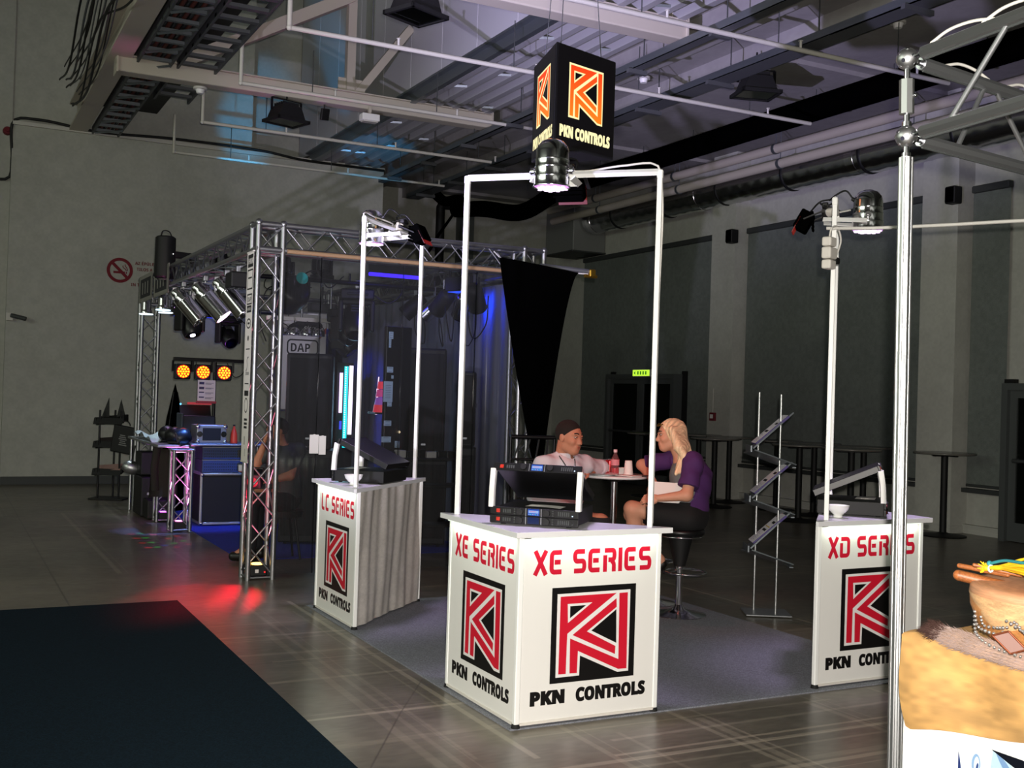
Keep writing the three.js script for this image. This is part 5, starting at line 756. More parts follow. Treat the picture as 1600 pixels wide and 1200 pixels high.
// clear plastic film hung across the booth front
{
  const t = thing('plastic_curtain', 'clear plastic film hung across the front of the truss booth', 'curtain');
  for (const [x0, x1, z, k] of [[2.7, 3.06, -9.7, .5], [3.04, 3.86, -9.69, .6], [3.84, 4.62, -9.7, .8], [4.6, 5.03, -9.69, 1.8]]) {
    part(t, 'film', M.film, sheet((u, v) => [x0 + (x1 - x0) * u, .03 + v * 2.85, z + (Math.sin(u * 7 + x0) * .004 + Math.sin(u * 31 + v * 2 + x0 * 3) * .0035 * (1 - v * .4) + Math.sin(v * 6 + u * 5) * .002) * k], 90, 16));
    part(t, 'hem', M.clearPlastic, B(.006, 2.85, .003, x0 + .004, 1.455, z + .004)); }
}
{ // printed sponsor strip on the left face of the front column
  const tex = canvasTex(128, 1024, (c, w, h) => { c.fillStyle = '#d9d4c8'; c.fillRect(0, 0, w, h); c.fillStyle = c.strokeStyle = '#1a1a18'; c.lineWidth = 7;
    c.fillRect(16, 10, 96, 62); c.fillStyle = '#d9d4c8'; c.font = 'bold 40px sans-serif'; c.fillText('HMK', 22, 56); c.fillStyle = '#1a1a18'; c.strokeRect(18, 86, 92, 92); c.fillRect(30, 120, 68, 8);
    c.strokeRect(22, 206, 84, 46); c.font = 'bold 34px sans-serif'; c.fillText('DAP', 32, 242); c.fillRect(22, 260, 84, 34); c.fillStyle = '#d9d4c8'; c.font = 'bold 20px sans-serif'; c.fillText('AUDIO', 30, 284); c.fillStyle = '#1a1a18';
    c.beginPath(); c.ellipse(64, 348, 38, 22, 0, 0, 7); c.stroke(); c.fillRect(44, 342, 40, 10); c.beginPath(); c.arc(64, 420, 13, 0, 7); c.fill(); c.fillRect(28, 470, 72, 6);
    c.lineWidth = 6; c.beginPath(); c.moveTo(84, 512); c.bezierCurveTo(20, 520, 100, 560, 40, 580); c.stroke(); c.font = 'bold 26px sans-serif'; c.fillText('show', 34, 600);
    c.fillRect(26, 640, 76, 5); c.fillRect(26, 676, 76, 26); c.beginPath(); c.ellipse(64, 748, 30, 34, 0, 0, 7); c.stroke(); for (const y of [812, 832, 850]) c.fillRect(36, y, 58, 11); c.fillRect(50, 900, 10, 40); c.fillRect(64, 960, 6, 36); });
  solo('banner', 'narrow pale banner of printed logos on the front truss column', 'banner', std(0xffffff, .7, 0, { map: tex, side: THREE.DoubleSide }), [mv(new THREE.PlaneGeometry(.235, 1.85), 2.412, 1.955, -9.735, 0, -Math.PI / 2, 0), B(.012, .012, .24, 2.412, 2.885, -9.735), B(.01, .01, .24, 2.412, 1.03, -9.735)]);
  const t2 = canvasTex(256, 128, (c, w, h) => { c.fillStyle = '#8d8a84'; c.fillRect(0, 0, w, h); c.fillStyle = '#24242a'; c.fillRect(24, 16, 208, 96); c.fillStyle = '#8d8a84'; c.fillRect(60, 34, 18, 60); c.fillRect(112, 34, 18, 60); c.fillRect(164, 34, 18, 60); });
  for (const [z, l] of [[-15.35, 'far printed sign panel on the left truss beam'], [-14.2, 'printed sign panel under the black scanner on the left beam']]) { const s = solo('sign_panel', l, 'sign', std(0xffffff, .7, 0, { map: t2 }), [mv(new THREE.PlaneGeometry(1.0, .34), 2.408, 2.98, z, 0, -Math.PI / 2, 0), B(.006, .36, 1.02, 2.415, 2.98, z)]); }
}
{ // black stretch sail beside the booth
  const f = (u, v) => { const yT = 3.01 - u * .085, cv = Math.sin(v * Math.PI); const xl = 4.72 + (1 - v) * .36 + Math.pow(1 - v, 2) * .08 + cv * .0, xr = 5.6 - Math.pow(1 - v, .62) * .34 + 0; const yy = 1.0 + v * (yT - 1.0); return [xl + (xr - xl) * u, yy, -9.44 + Math.sin(u * 3.14) * .03 * v]; };
  const s = thing('stretch_sail', 'black stretched fabric sail tapering down beside the truss booth', 'sail'); part(s, 'fabric', M.blackCloth, sheet(f, 30, 50), sheet((u, v) => add3(f(u, v), [0, 0, -.004]), 30, 50)).material.side = THREE.DoubleSide;
  part(s, 'tie', M.cableW, T([4.73, 3.0, -9.44], [4.74, 3.08, -9.6], .006), T([5.6, 2.92, -9.44], [5.7, 2.92, -9.42], .006), T([5.2, 1.0, -9.44], [5.2, .02, -9.44], .008)); part(s, 'anchor', M.black, C(.1, .12, .04, 5.2, .02, -9.44, 20));
}
// ---- lamps on the left beam
function longPar(label, x, y, z, tx, tz, color, k) {
  const t = thing('par_can', label, 'lamp', [x, y, z], 0, 'long polished lamp cans clamped under the left beam');
  const dir = nrm([tx, -1, tz]), q = new THREE.Quaternion().setFromUnitVectors(V(0, 1, 0), V(...dir)); const G = (g) => g.applyQuaternion(q).translate(0, -.16, 0);
  part(t, 'can', M.chrome, G(L([[0, -.17], [.05, -.165], [.078, -.14], [.08, -.09], [.086, -.085], [.086, -.06], [.1, -.05], [.1, .0], [.103, .003], [.103, .012], [.1, .015], [.1, .3], [.104, .303], [.104, .312], [.098, .312], [.096, .02]], 28)));
  part(t, 'lens', k ? glow(color, k) : M.clearPlastic, G(C(.094, .094, .008, 0, .27, 0, 28))); part(t, 'bracket', M.alu, bar([-.11, -.16, 0], [-.11, -.02, 0], .03, .005), bar([.11, -.16, 0], [.11, -.02, 0], .03, .005), bar([-.11, -.02, 0], [.11, -.02, 0], .005, .03), T([0, -.02, 0], [0, .06, 0], .01)); part(t, 'clamp', M.aluDull, RB(.06, .07, .06, .015, 0, .03));
  if (k) spot(add3([x, y - .16, z], dir, .3), add3([x, y - .16, z], dir, 3), color, 4, 40, .5, 3); return t;
}
longPar('long polished lamp can nearest the front truss column', 2.62, 2.84, -11.55, .75, .45, 0x9a7bff, 0);
longPar('long polished lamp can with glowing pink white mouth', 2.56, 2.84, -12.3, .85, .4, 0xffd8ff, 3);
longPar('third long polished lamp can from the front column', 2.5, 2.84, -13.2, .8, .4, 0x9a7bff, 0);
[[2.62, -13.9, 0xe0b0ff, 'small lamp with violet white rim glow'], [2.5, -14.5, 0xcfefff, 'small lamp third from the far truss column'], [2.62, -15.0, 0xdff4ff, 'small lamp second from the far truss column'], [2.46, -15.55, 0xdff4ff, 'small lamp at the far truss column']].forEach(([x, z, c, l]) => {
  const t = thing('small_par_lamp', l + ' under the left beam', 'lamp', [x, 2.64, z], 0, 'small polished lamps at the far end of the left beam');
  part(t, 'can', M.chrome, L([[0, .2], [.05, .195], [.062, .17], [.064, .06], [.075, .05], [.078, 0], [.072, 0], [.06, .04]], 24)); part(t, 'lens', glow(c, 2.6), C(.07, .07, .006, 0, .004, 0, 24)); part(t, 'rim', glow(c, 1.2), mv(new THREE.TorusGeometry(.085, .008, 8, 28), 0, 0, 0, Math.PI / 2)); part(t, 'bracket', M.aluDull, bar([0, .19, 0], [0, .28, 0], .03, .02));
  spot([x, 2.62, z], [x, 0, z + .3], c, 2.2, 40, .5, 3);
});
function movingHead(label, x, y, z, yaw, tilt, s = 1, lit = false) {
  const t = thing('moving_head', label, 'lamp', [x, y, z], yaw); t.scale.setScalar(s);
  part(t, 'base', M.black, RB(.32, .1, .28, .02, 0, -.05), RB(.2, .02, .02, .008, 0, -.05, .15)); part(t, 'yoke', M.black, RB(.045, .3, .16, .02, -.15, -.25), RB(.045, .3, .16, .02, .15, -.25), RB(.32, .05, .14, .02, 0, -.12));
  const h = new THREE.Group(); h.name = 'head'; h.position.set(0, -.3, 0); h.rotation.x = tilt; t.add(h); part(h, 'housing', M.blackSatin, L([[0, .17], [.08, .165], [.11, .12], [.12, 0], [.115, -.1], [.1, -.16], [.085, -.165]], 28)); part(h, 'lens', lit ? glow(0xe8e4ff, 5) : M.clearPlastic, C(lit ? .03 : .07, lit ? .03 : .07, .014, 0, -.163, 0, 24)); part(h, 'vent', M.greyTrim, ...[0, 1, 2].map((i) => B(.1, .01, .02, 0, .04 + i * .03, .112)));
  part(t, 'clamp', M.aluDull, RB(.05, .09, .05, .012, 0, .05)); part(t, 'cable', M.cable, curve([[.16, -.05, .05], [.3, -.12, .08], [.42, -.02, .06], [.4, .1, .02], [.2, .14, 0]], .008, 30, 6)); return t;
}
movingHead('black moving head lamp with lit lens under the left beam', 2.66, 2.74, -13.6, .4, -.45, 1, true);
movingHead('black moving head half hidden by the printed banner', 3.35, 2.62, -14.6, .2, -.9, .9);
movingHead('black moving head with red glow behind the left lamp frame', 4.06, 2.8, -11.6, -.3, -.5, 1.15);
movingHead('black moving head low behind the plastic film', 4.12, 2.62, -12.2, .5, -1.0, .9);
movingHead('dark moving head near the blue light bar', 4.35, 2.62, -12.9, .9, -.7, 1.1);
{ const t = thing('scanner_box', 'tall black scanner box standing on top of the left beam', 'lamp', [2.40, 3.24, -13.9], .3); t.scale.setScalar(.8); part(t, 'housing', M.black, mv(L([[0, .33], [.12, .325], [.15, .3], [.155, -.28], [.14, -.32], [0, -.33]], 8), 0, 0, 0, 0, .39)); part(t, 'side_motor', M.black, RB(.34, .1, .12, .02, .3, .06), RB(.1, .16, .14, .02, .46, .02)); part(t, 'handle', M.cable, curve([[-.08, .32, 0], [-.05, .4, 0], [.05, .4, 0], [.1, .32, 0]], .01, 20, 6)); part(t, 'indicator', glow(0xffffff, 1), S(.008, .05, .05, .155)); part(t, 'mount', M.aluDull, T([.25, -.05, 0], [.14, -.34, 0], .02), RB(.08, .08, .08, .015, .13, -.3)); part(t, 'front_ring', M.chromeR, C(.13, .12, .02, 0, -.34, 0, 24)); }
{ // round scanner with a teal disc, hung on a cross bar behind the film
  const r = thing('lighting_bar', 'dark cross bar hung behind the plastic film near the front beam', 'bar'); part(r, 'tube', M.blackMetal, T([2.75, 2.85, -11.4], [5.05, 2.85, -11.4], .025, 12)); for (const x of [2.9, 3.9, 4.9]) part(r, 'drop', M.blackMetal, T([x, 2.85, -11.4], [x, 2.95, -11.4], .012));
  const t = thing('scanner', 'round black scanner lamp with a teal disc behind the film', 'lamp', [3.26, 2.7, -11.4], .1); t.scale.setScalar(.85); part(t, 'housing', M.blackSatin, mv(L([[0, .2], [.14, .19], [.2, .14], [.22, .05], [.22, -.12], [.19, -.2], [0, -.22]], 28), 0, -.02, 0, 1.2)); part(t, 'disc', std(0x2fb0ac, .35), C(.075, .075, .012, .06, .17, .2, 24, 1.35)); part(t, 'yoke', M.black, bar([-.23, 0, 0], [-.23, .2, 0], .04, .015), bar([.23, 0, 0], [.23, .2, 0], .04, .015), bar([-.23, .2, 0], [.23, .2, 0], .03, .04), T([0, .2, 0], [0, .26, 0], .02)); part(t, 'back_fan', M.black, C(.08, .08, .06, -.1, -.2, -.1, 20, .5)); part(t, 'cable', M.cable, curve([[-.1, .1, 0], [-.35, .0, .1], [-.4, -.4, .05], [-.3, -.62, 0]], .008, 30, 6)); part(t, 'cable', M.cable, curve([[.1, .2, 0], [.3, .3, 0], [.5, .1, 0], [.7, .26, 0]], .008, 30, 6)); }
{ const r = thing('lighting_bar', 'pale square bar holding four small mirror lamps behind the film', 'bar'); part(r, 'beam', M.offWhite, RB(.85, .05, .05, .006, 3.86, 2.53, -13.0)); part(r, 'drop', M.aluDull, T([3.5, 2.53, -13], [3.5, 3.0, -13], .012), T([4.22, 2.53, -13], [4.22, 3.0, -13], .012), T([3.86, 2.53, -13], [3.86, 2.95, -13], .012));
  [3.62, 3.76, 3.92, 4.06].forEach((x, i) => { const l = thing('mirror_lamp', ['first', 'second', 'third', 'fourth'][i] + ' small round chrome lamp from the left under the pale bar', 'lamp', [x, 2.36, -12.96], .2, 'small chrome lamps under the pale bar'); part(l, 'shell', M.chrome, L([[0, .07], [.05, .06], [.078, .02], [.08, -.02], [.075, -.03], [.04, .0], [0, .01]], 22)); part(l, 'bulb', M.paper, S(.02, 0, -.01, 0, 10)); part(l, 'bracket', M.black, mv(new THREE.TorusGeometry(.085, .006, 6, 20, Math.PI), 0, .02, 0), T([0, .1, 0], [0, .15, 0], .006)); }); }
{ // ultraviolet bar and blue flood that wash the right-hand drape
  const u = thing('uv_light_bar', 'glowing blue ultraviolet bar under the front truss beam', 'lamp', [4.26, 2.93, -11.0]); part(u, 'housing', M.black, RB(.62, .09, .1, .01, 0, .05)); part(u, 'tube', glow(0x3a22ff, 2.2), T([-.29, -.005, .02], [.29, -.005, .02], .026, 10)); part(u, 'end_cap', M.greyTrim, RB(.03, .1, .11, .01, -.32, .04), RB(.03, .1, .11, .01, .32, .04)); area([4.26, 2.9, -11.0], [4.6, 1.4, -11.6], 0x3a2cff, 26, .6, .05);
  const b = thing('blue_flood', 'black flood lamp throwing blue light on the pale drape', 'lamp', [4.93, 2.86, -10.72], -1.2); part(b, 'housing', M.black, RB(.36, .16, .18, .015)); part(b, 'lens', glow(0x2a50ff, 1.5), B(.3, .006, .14, 0, -.082)); part(b, 'yoke', M.blackMetal, bar([-.19, 0, 0], [-.19, .2, 0], .03, .01), bar([.19, 0, 0], [.19, .2, 0], .03, .01), bar([-.19, .2, 0], [.19, .2, 0], .01, .03)); spot([4.95, 2.76, -10.66], [5.16, 2.4, -10.3], 0x1440ff, 9, 120, .9, 4);
  const b2 = thing('blue_flood', 'second blue flood lamp deep in the truss booth', 'lamp', [4.3, 2.7, -13.6], -.3); part(b2, 'housing', M.black, RB(.36, .16, .18, .015)); part(b2, 'lens', glow(0x2a50ff, 1.2), B(.3, .006, .14, 0, -.082)); part(b2, 'yoke', M.blackMetal, T([0, .08, 0], [0, .3, 0], .012)); spot([4.3, 2.6, -13.6], [4.7, .9, -14.3], 0x2a48ff, 16, 110, .7, 4);
  const h = thing('back_light_bar', 'black light bar on the rear beam with blue glow below', 'lamp', [3.15, 2.7, -15.5]); part(h, 'housing', M.black, RB(.75, .12, .12, .012)); part(h, 'lens', glow(0x3b4bff, .6), B(.66, .006, .08, 0, -.062)); part(h, 'bracket', M.blackMetal, T([-.2, .06, 0], [-.2, .16, -.2], .012), T([.2, .06, 0], [.2, .16, -.2], .012)); spot([3.45, 2.6, -15.6], [4.2, 3.1, -19.6], 0x2f3cff, 6, 24, 1, 4);
}
// cluster of chrome cans under the right beam
[[4.86, 2.8, -10.25], [4.9, 2.74, -10.62], [4.84, 2.8, -11.0], [4.9, 2.76, -11.4], [4.86, 2.8, -11.85]].forEach(([x, y, z], i) => { const t = thing('lamp_can', ['first', 'second', 'third', 'fourth', 'fifth'][i] + ' dark chrome lamp can from the front under the right beam', 'lamp', [x, y, z], i * .5, 'dark chrome lamp cans under the right beam'); part(t, 'can', i % 2 ? M.chromeR : M.black, mv(L([[0, .14], [.06, .13], [.09, .08], [.095, -.16], [.1, -.17], [.09, -.17], [.08, 0]], 22), 0, -.1, 0, .7, 0, .5)); part(t, 'bracket', M.aluDull, bar([0, -.02, 0], [0, .12, 0], .05, .01)); part(t, 'cable', M.cable, curve([[0, -.05, 0], [-.1, -.3, .05], [-.05, -.55, .1], [.08, -.4, .1], [.1, -.1, .1]], .007, 26, 5)); });
solo('stage_drape', 'pale stage drape lit blue along the right side of truss booth', 'drape', std(0x686a78, .95, 0, { side: THREE.DoubleSide }), [sheet((u, v) => [5.16 + Math.sin(u * 150) * .014 + Math.sin(u * 61) * .01, .02 + v * 2.82, -9.95 - u * 5.8], 300, 6)]);
solo('black_drape', 'black drape strip between the white banner and the blue-lit drape', 'drape', M.blackCloth, [sheet((u, v) => [4.3 + u * .32, .02 + v * 2.45, -13.7 + Math.sin(u * 20) * .02], 24, 4), sheet((u, v) => [4.62 + u * .02, .02 + v * 2.3, -13.7 - u * .5], 8, 4)]);
{ const tex = canvasTex(512, 1024, (c, w, h) => { c.fillStyle = '#dcd8dc'; c.fillRect(0, 0, w, h); c.fillStyle = '#15131a'; c.beginPath(); c.ellipse(270, 150, 200, 74, -.12, 0, 7); c.fill(); c.fillStyle = '#dcd8dc'; c.font = 'italic bold 72px sans-serif'; c.fillText('sico', 250, 180); c.strokeStyle = '#15131a'; c.lineWidth = 16; c.beginPath(); c.roundRect ? c.roundRect(80, 286, 340, 150, 40) : c.rect(80, 286, 340, 150); c.stroke(); c.fillStyle = '#15131a'; c.font = 'bold 122px sans-serif'; c.save(); c.translate(106, 410); c.scale(.98, 1); c.fillText('DAP', 0, 0); c.restore(); poly(c, [[.86, .62], [1, .46], [1, .7]], 0, 0, w, h, '#d8c832'); poly(c, [[.86, .2], [1, .14], [1, .2], [.86, .26]], 0, 0, w, h, '#b0403a'); });
  const b = thing('hanging_banner', 'white hanging banner with an oval and boxed logo', 'banner', [3.98, 0, -13.3]); part(b, 'sheet', std(0xffffff, .8, 0, { map: tex, side: THREE.DoubleSide }), mv(new THREE.PlaneGeometry(.56, 1.2), 0, 2.03, 0, 0, -.1, 0)); part(b, 'top_rail', M.aluDull, T([-.3, 2.635, .03], [.3, 2.635, -.03], .014)); part(b, 'bottom_rail', M.aluDull, T([-.28, 1.43, .03], [.28, 1.43, -.03], .012)); part(b, 'wire', M.cable, T([-.2, 2.57, 0], [-.2, 2.9, 0], .003, 5), T([.2, 2.57, 0], [.2, 2.9, 0], .003, 5)); }
// ---- loudspeakers
function speakerStack(label, x, z, ry, w, h, d, sub) {
  const t = thing('loudspeaker', label, 'speaker', [x, 0, z], ry);
  if (sub) { part(t, 'subwoofer', M.black, RB(w * 1.15, sub, d * 1.1, .02, 0, sub / 2 + .03)); part(t, 'subwoofer_grille', M.rubber, RB(w * 1.05, sub * .85, .02, .008, 0, sub / 2 + .03, d * .555)); part(t, 'castor', M.rubber, ...[-1, 1].flatMap((i) => [-1, 1].map((j) => C(.03, .03, .03, i * w * .42, .03, j * d * .4, 14, 0, 0, Math.PI / 2)))); }
  const y = sub ? sub + .03 : 0;
  part(t, 'cabinet', M.black, RB(w, h, d, .03, 0, y + h / 2)); part(t, 'grille', M.rubber, RB(w * .88, h * .9, .02, .01, 0, y + h / 2, d / 2 + .004)); part(t, 'badge', M.aluDull, B(.05, .02, .004, 0, y + h * .12, d / 2 + .017)); part(t, 'handle', M.greyTrim, RB(.012, .05, .16, .006, w / 2, y + h * .55, 0), RB(.012, .05, .16, .006, -w / 2, y + h * .55, 0)); return t;
}
speakerStack('tall black loudspeaker in front of the white hanging banner', 3.66, -11.9, -.35, .5, 1.05, .5, 1.0);
speakerStack('large black loudspeaker between the two right frame poles', 4.8, -11.35, -.4, .46, 1.2, .36, .95);
speakerStack('smaller black loudspeaker at the right end of the booth', 4.96, -10.6, -.5, .2, .8, .2, 1.1);
// ---- LED tubes
{ const t = thing('led_tubes', 'upright glowing cyan and white LED tubes behind the film', 'lamp', [4.36, 0, -12.75]);
  part(t, 'cyan_tube', glow(0x12d8e0, 1.6), T([0, 1.0, 0], [0, 1.98, 0], .024, 12)); part(t, 'white_tube', glow(0xf4e4ff, 2.4), T([.062, 1.16, 0], [.062, 1.99, 0], .024, 12)); part(t, 'pink_tube', glow(0xe8c4ff, 2.2), T([-.062, 1.42, 0], [-.062, 1.9, 0], .02, 12)); part(t, 'blue_tube', glow(0x4a58ff, 1), T([-.055, 1.22, 0], [-.055, 1.32, 0], .014, 10));
  part(t, 'led', glow(0xbafcff, 2.5), ...[...Array(36)].map((_, i) => S(.009, -.012, 1.02 + i * .027, .022, 6))).userData.kind = 'stuff'; part(t, 'stand', M.black, RB(.26, .03, .2, .01, 0, .015), B(.2, .98, .04, 0, .5, -.02), B(.2, 1.05, .02, 0, 1.5, -.05)); area([4.38, 1.5, -12.68], [4.0, 1.3, -10], 0x9ee4ff, 7, .14, .8); }
solo('led_tube', 'single slim white LED tube beside the left frame pole', 'lamp', glow(0xffd8e8, 1.8), [T([4.55, 1.42, -12.2], [4.56, 1.72, -12.2], .012, 10), T([4.56, 1.72, -12.2], [4.57, 1.86, -12.2], .006, 8)]);
// ---- display board with price labels, cone lamp, papers
{ const t = thing('display_board', 'black display board with pale price labels in the booth', 'board', [4.42, 0, -10.9], .1); part(t, 'board', M.blackSatin, RB(.3, 2.35, .06, .01, -.14, 1.2)); part(t, 'foot', M.black, RB(.36, .03, .4, .01, -.14, .015));
  for (const [x, y, w, h] of [[-.24, 1.92, .07, .06], [-.21, 1.845, .025, .035], [-.255, 1.69, .105, .215], [-.235, 1.56, .05, .05], [-.25, 1.36, .085, .055], [-.26, 1.19, .11, .06], [-.13, 1.14, .055, .07], [-.24, 2.28, .05, .075], [-.25, 2.2, .025, .1]]) { const l = part(t, 'label', std(0xbcd8f2, .7), B(w, h, .003, x, y, .032)); part(l, 'print', M.greyTrim, ...[...Array(Math.max(2, h * 40 | 0))].map((_, i) => B(w * .6, .003, .001, x, y + h * .3 - i * h * .6 / Math.max(1, (h * 40 | 0) - 1 || 1), .0345))); } 
  part(t, 'spot_bulb', glow(0xffe2b0, 1.2), S(.014, -.12, 1.27, .05, 10), S(.012, -.11, 1.07, .05, 10)); }
{ const t = thing('cone_lamp', 'stepped pink and violet glowing cone lamp behind the film', 'lamp', [4.52, 1.46, -11.9]); const tier = (r1, r2, y, c) => part(t, 'tier', glow(c, .55), C(r1, r2, .085, 0, y, 0, 24)); tier(.065, .075, .3, 0xff4058); tier(.075, .09, .21, 0xd84a90); tier(.085, .1, .12, 0x9a58c0); tier(.105, .115, .035, 0xf04050); part(t, 'shelf', M.blackSatin, RB(.34, .02, .25, .005, .03, -.018)); part(t, 'shelf_post', M.black, B(.05, 1.45, .05, .1, -.74, -.05)); }
{ const p = thing('price_sheet', 'grey price sheet standing right of the pink cone lamp', 'paper', [4.68, 1.5, -11.85]); part(p, 'sheet', std(0x9a98a4, .7), RB(.12, .24, .005, .002, 0, .2)); part(p, 'holder', M.clearPlastic, RB(.13, .02, .06, .004, 0, .08)); }
[[3.02, 1.195, .085, .17, 'larger blank white sheet stuck on the plastic film'], [3.098, 1.185, .065, .17, 'smaller blank white sheet stuck on the plastic film']].forEach(([x, y, w, h, l]) => solo('paper_sheet', l, 'paper', M.paper, [RB(w, h, .003, .001, x, y, -9.66), B(.02, .008, .0015, x, y + h / 2, -9.657)]));
{ const p = thing('shelf_rack', 'dark shelf with small goods behind the right part of film', 'shelf', [4.25, 0, -10.35]); for (const y of [.35, .75, 1.02]) part(p, 'shelf', M.black, RB(1.1, .025, .3, .005, 0, y)); for (const x of [-.53, .53]) part(p, 'upright', M.black, B(.03, 1.05, .03, x, .525, .12), B(.03, 1.05, .03, x, .525, -.12)); for (let i = 0; i < 9; i++) part(p, 'goods', i % 3 ? M.blackSatin : M.edge, RB(.06 + rnd() * .05, .05 + rnd() * .06, .08, .01, -.45 + i * .11, 1.06 + (i % 2) * .01, 0)); }
spot([3.3, 2.8, -12.4], [3.05, .6, -13.5], 0x6f98ff, 16, 40, .6, 3); // added blue fill brightening the mixing desks, without a lamp body
// ---- left side: pillars, table, flight cases, rack
function pillar(label, x, z, h, color) { const t = thing('truss_pillar', label, 'truss'); boxTruss(t, [x, .01, z], [x, h, z], .2, { tube: .02, brace: .008, pitch: .24, single: true }); part(t, 'top_plate', M.aluDull, RB(.26, .012, .26, .003, x, h, z));
  const f = part(t, 'uplight', M.black, RB(.14, .09, .14, .015, x, .075, z)); part(f, 'lens', glow(color, 3.5), C(.045, .045, .01, x, .124, z, 18)); spot([x, .15, z], [x, 2, z], color, 16, 60, .4, 2); }
pillar('short truss pillar glowing pink and blue inside', 2.52, -13.1, .95, 0xff7ad0); pillar('short truss pillar behind the glowing one, under the table', 2.52, -14.1, .95, 0xd060ff);
spot([2.9, 2.6, -12.9], [2.45, .7, -13.15], 0x5a8cff, 26, 22, .6, 2);
{ const f = thing('floor_uplight', 'small amber floor lamp standing inside the front truss column', 'lamp', [TX0, .012, TZ0]); part(f, 'housing', M.black, RB(.15, .1, .15, .015, 0, .06)); part(f, 'lens', glow(0xffc060, 4), C(.05, .05, .01, 0, .115, 0, 20)); part(f, 'indicator', glow(0xff2020, 2), S(.006, .05, .05, .078, 8)); part(f, 'display', M.paper, B(.03, .03, .003, -.02, .06, .077)); spot([TX0, .145, TZ0], [TX0, 2, TZ0], 0xff7a9a, 4, 52, .5, 2); }
{ const f = thing('red_flood', 'small black lamp clamped behind the front column throwing red light on the floor', 'lamp', [2.58, .86, -10.02], -.5); part(f, 'housing', M.black, RB(.15, .15, .12, .015, 0, 0, 0, .45)); part(f, 'lens', glow(0xff2238, .4), C(.05, .05, .006, 0, -.03, .062, 20, Math.PI / 2 + .45)); part(f, 'bracket', M.blackMetal, bar([-.085, 0, 0], [-.085, .1, 0], .02, .008), bar([.085, 0, 0], [.085, .1, 0], .02, .008), bar([-.085, .1, 0], [.085, .1, 0], .008, .02), T([-.02, .1, 0], [-.08, .1, .11], .01)); part(f, 'clamp', M.aluDull, RB(.06, .07, .06, .012, -.085, .1, .115));
  spot([2.54, .8, -9.94], [1.98, 0, -9.1], 0xff1530, 34, 44, .7, 2); }
{ const t = thing('goods_table', 'long narrow table heaped with lamps along the booth edge', 'table'); part(t, 'top', M.aluDull, RB(.36, .03, 2.3, .005, 2.47, .972, -14.48)); for (const x of [2.33, 2.6]) part(t, 'leg', M.alu, T([x, 0, -15.55], [x, .96, -15.55], .018)); }
{ const t = thing('white_cloth', 'crumpled pale cloth on the goods table', 'cloth'); part(t, 'sheet', std(0xc4ccd2, .9), sheet((u, v) => [2.32 + u * .42, 1.03 + Math.sin(u * 9 + v * 4) * .03 + Math.sin(v * 17) * .02, -15.4 + v * 1.5], 30, 40)).material.side = THREE.DoubleSide; }
['round dark lamp at the near end of the goods table', 'round dark lamp in the middle of the goods table', 'round dark lamp by the short pillars'].forEach((l, i) => { const t = thing('table_lamp_head', l, 'lamp', [2.5 + i * .02, 1.0, -13.95 + i * .38], i); part(t, 'shell', M.blackSatin, mv(L([[0, .1], [.07, .09], [.1, .03], [.1, -.06], [.085, -.06], [.06, .02]], 22), 0, .09, 0, 1.2, 0, .4)); part(t, 'lens', M.chromeR, mv(C(.085, .085, .01, 0, -.055, 0, 20), 0, .09, 0, 1.2, 0, .4)); part(t, 'foot', M.black, RB(.14, .02, .12, .006, 0, .01)); });
{ const t = thing('pointed_cover', 'tall black pointed cover standing behind the goods table', 'cover', [2.85, 0, -15.4]); part(t, 'cloth', M.blackCloth, L([[0, 1.72], [.03, 1.6], [.1, 1.25], [.13, 1.0], [.16, .5], [.17, 0], [0, 0]], 14)); part(t, 'rib', M.black, T([.03, 1.6, .0], [.15, .98, .06], .008), T([-.02, 1.6, .02], [-.1, .98, .1], .008)); }
{ const t = thing('equipment_heap', 'dark heap of black cases under the goods table', 'case'); part(t, 'case', M.black, RB(.36, .5, .6, .02, 2.5, .26, -14.9), RB(.3, .3, .4, .02, 2.48, .67, -14.95), RB(.3, .24, .35, .02, 2.5, .13, -14.45)); part(t, 'latch', M.aluDull, ...[0, 1, 2].map((i) => B(.05, .03, .01, 2.42 + i * .06, .3 + i * .12, -14.59))); }
{ const t = thing('reflector_lamp', 'silver round lamp shell hanging at the booth corner', 'lamp', [2.26, .6, -15.1]); t.scale.setScalar(.75); part(t, 'shell', M.alu, mv(L([[0, .14], [.07, .13], [.11, .06], [.12, -.04], [.1, -.13], [.09, -.13]], 24), 0, 0, 0, 0, 0, 1.3)); part(t, 'rim', M.black, mv(new THREE.TorusGeometry(.105, .02, 8, 24), .12, -.03, 0, 0, 1.5)); part(t, 'bracket', M.black, T([0, 0, 0], [.06, .38, .05], .012)); }
{ const t = thing('jacket', 'dark olive jacket hung over the short truss pillar', 'jacket'); part(t, 'cloth', std(0x2c2a22, .95), sheet((u, v) => { const a = -2.6 + u * 3.4, r = .15 + Math.sin(u * 14) * .012 + (1 - v) * .03; return [2.46 + Math.cos(a) * r, .32 + v * .59, -13.85 + Math.sin(a) * r * .7]; }, 40, 12), sheet((u, v) => [2.36 + u * .2, .9 + Math.sin(u * 3.1) * .03, -13.95 + v * .18], 10, 6)).material.side = THREE.DoubleSide; part(t, 'sleeve', std(0x26241e, .95), curve([[2.36, .94, -13.75], [2.33, .7, -13.72], [2.35, .42, -13.74]], .045, 20, 10)); }
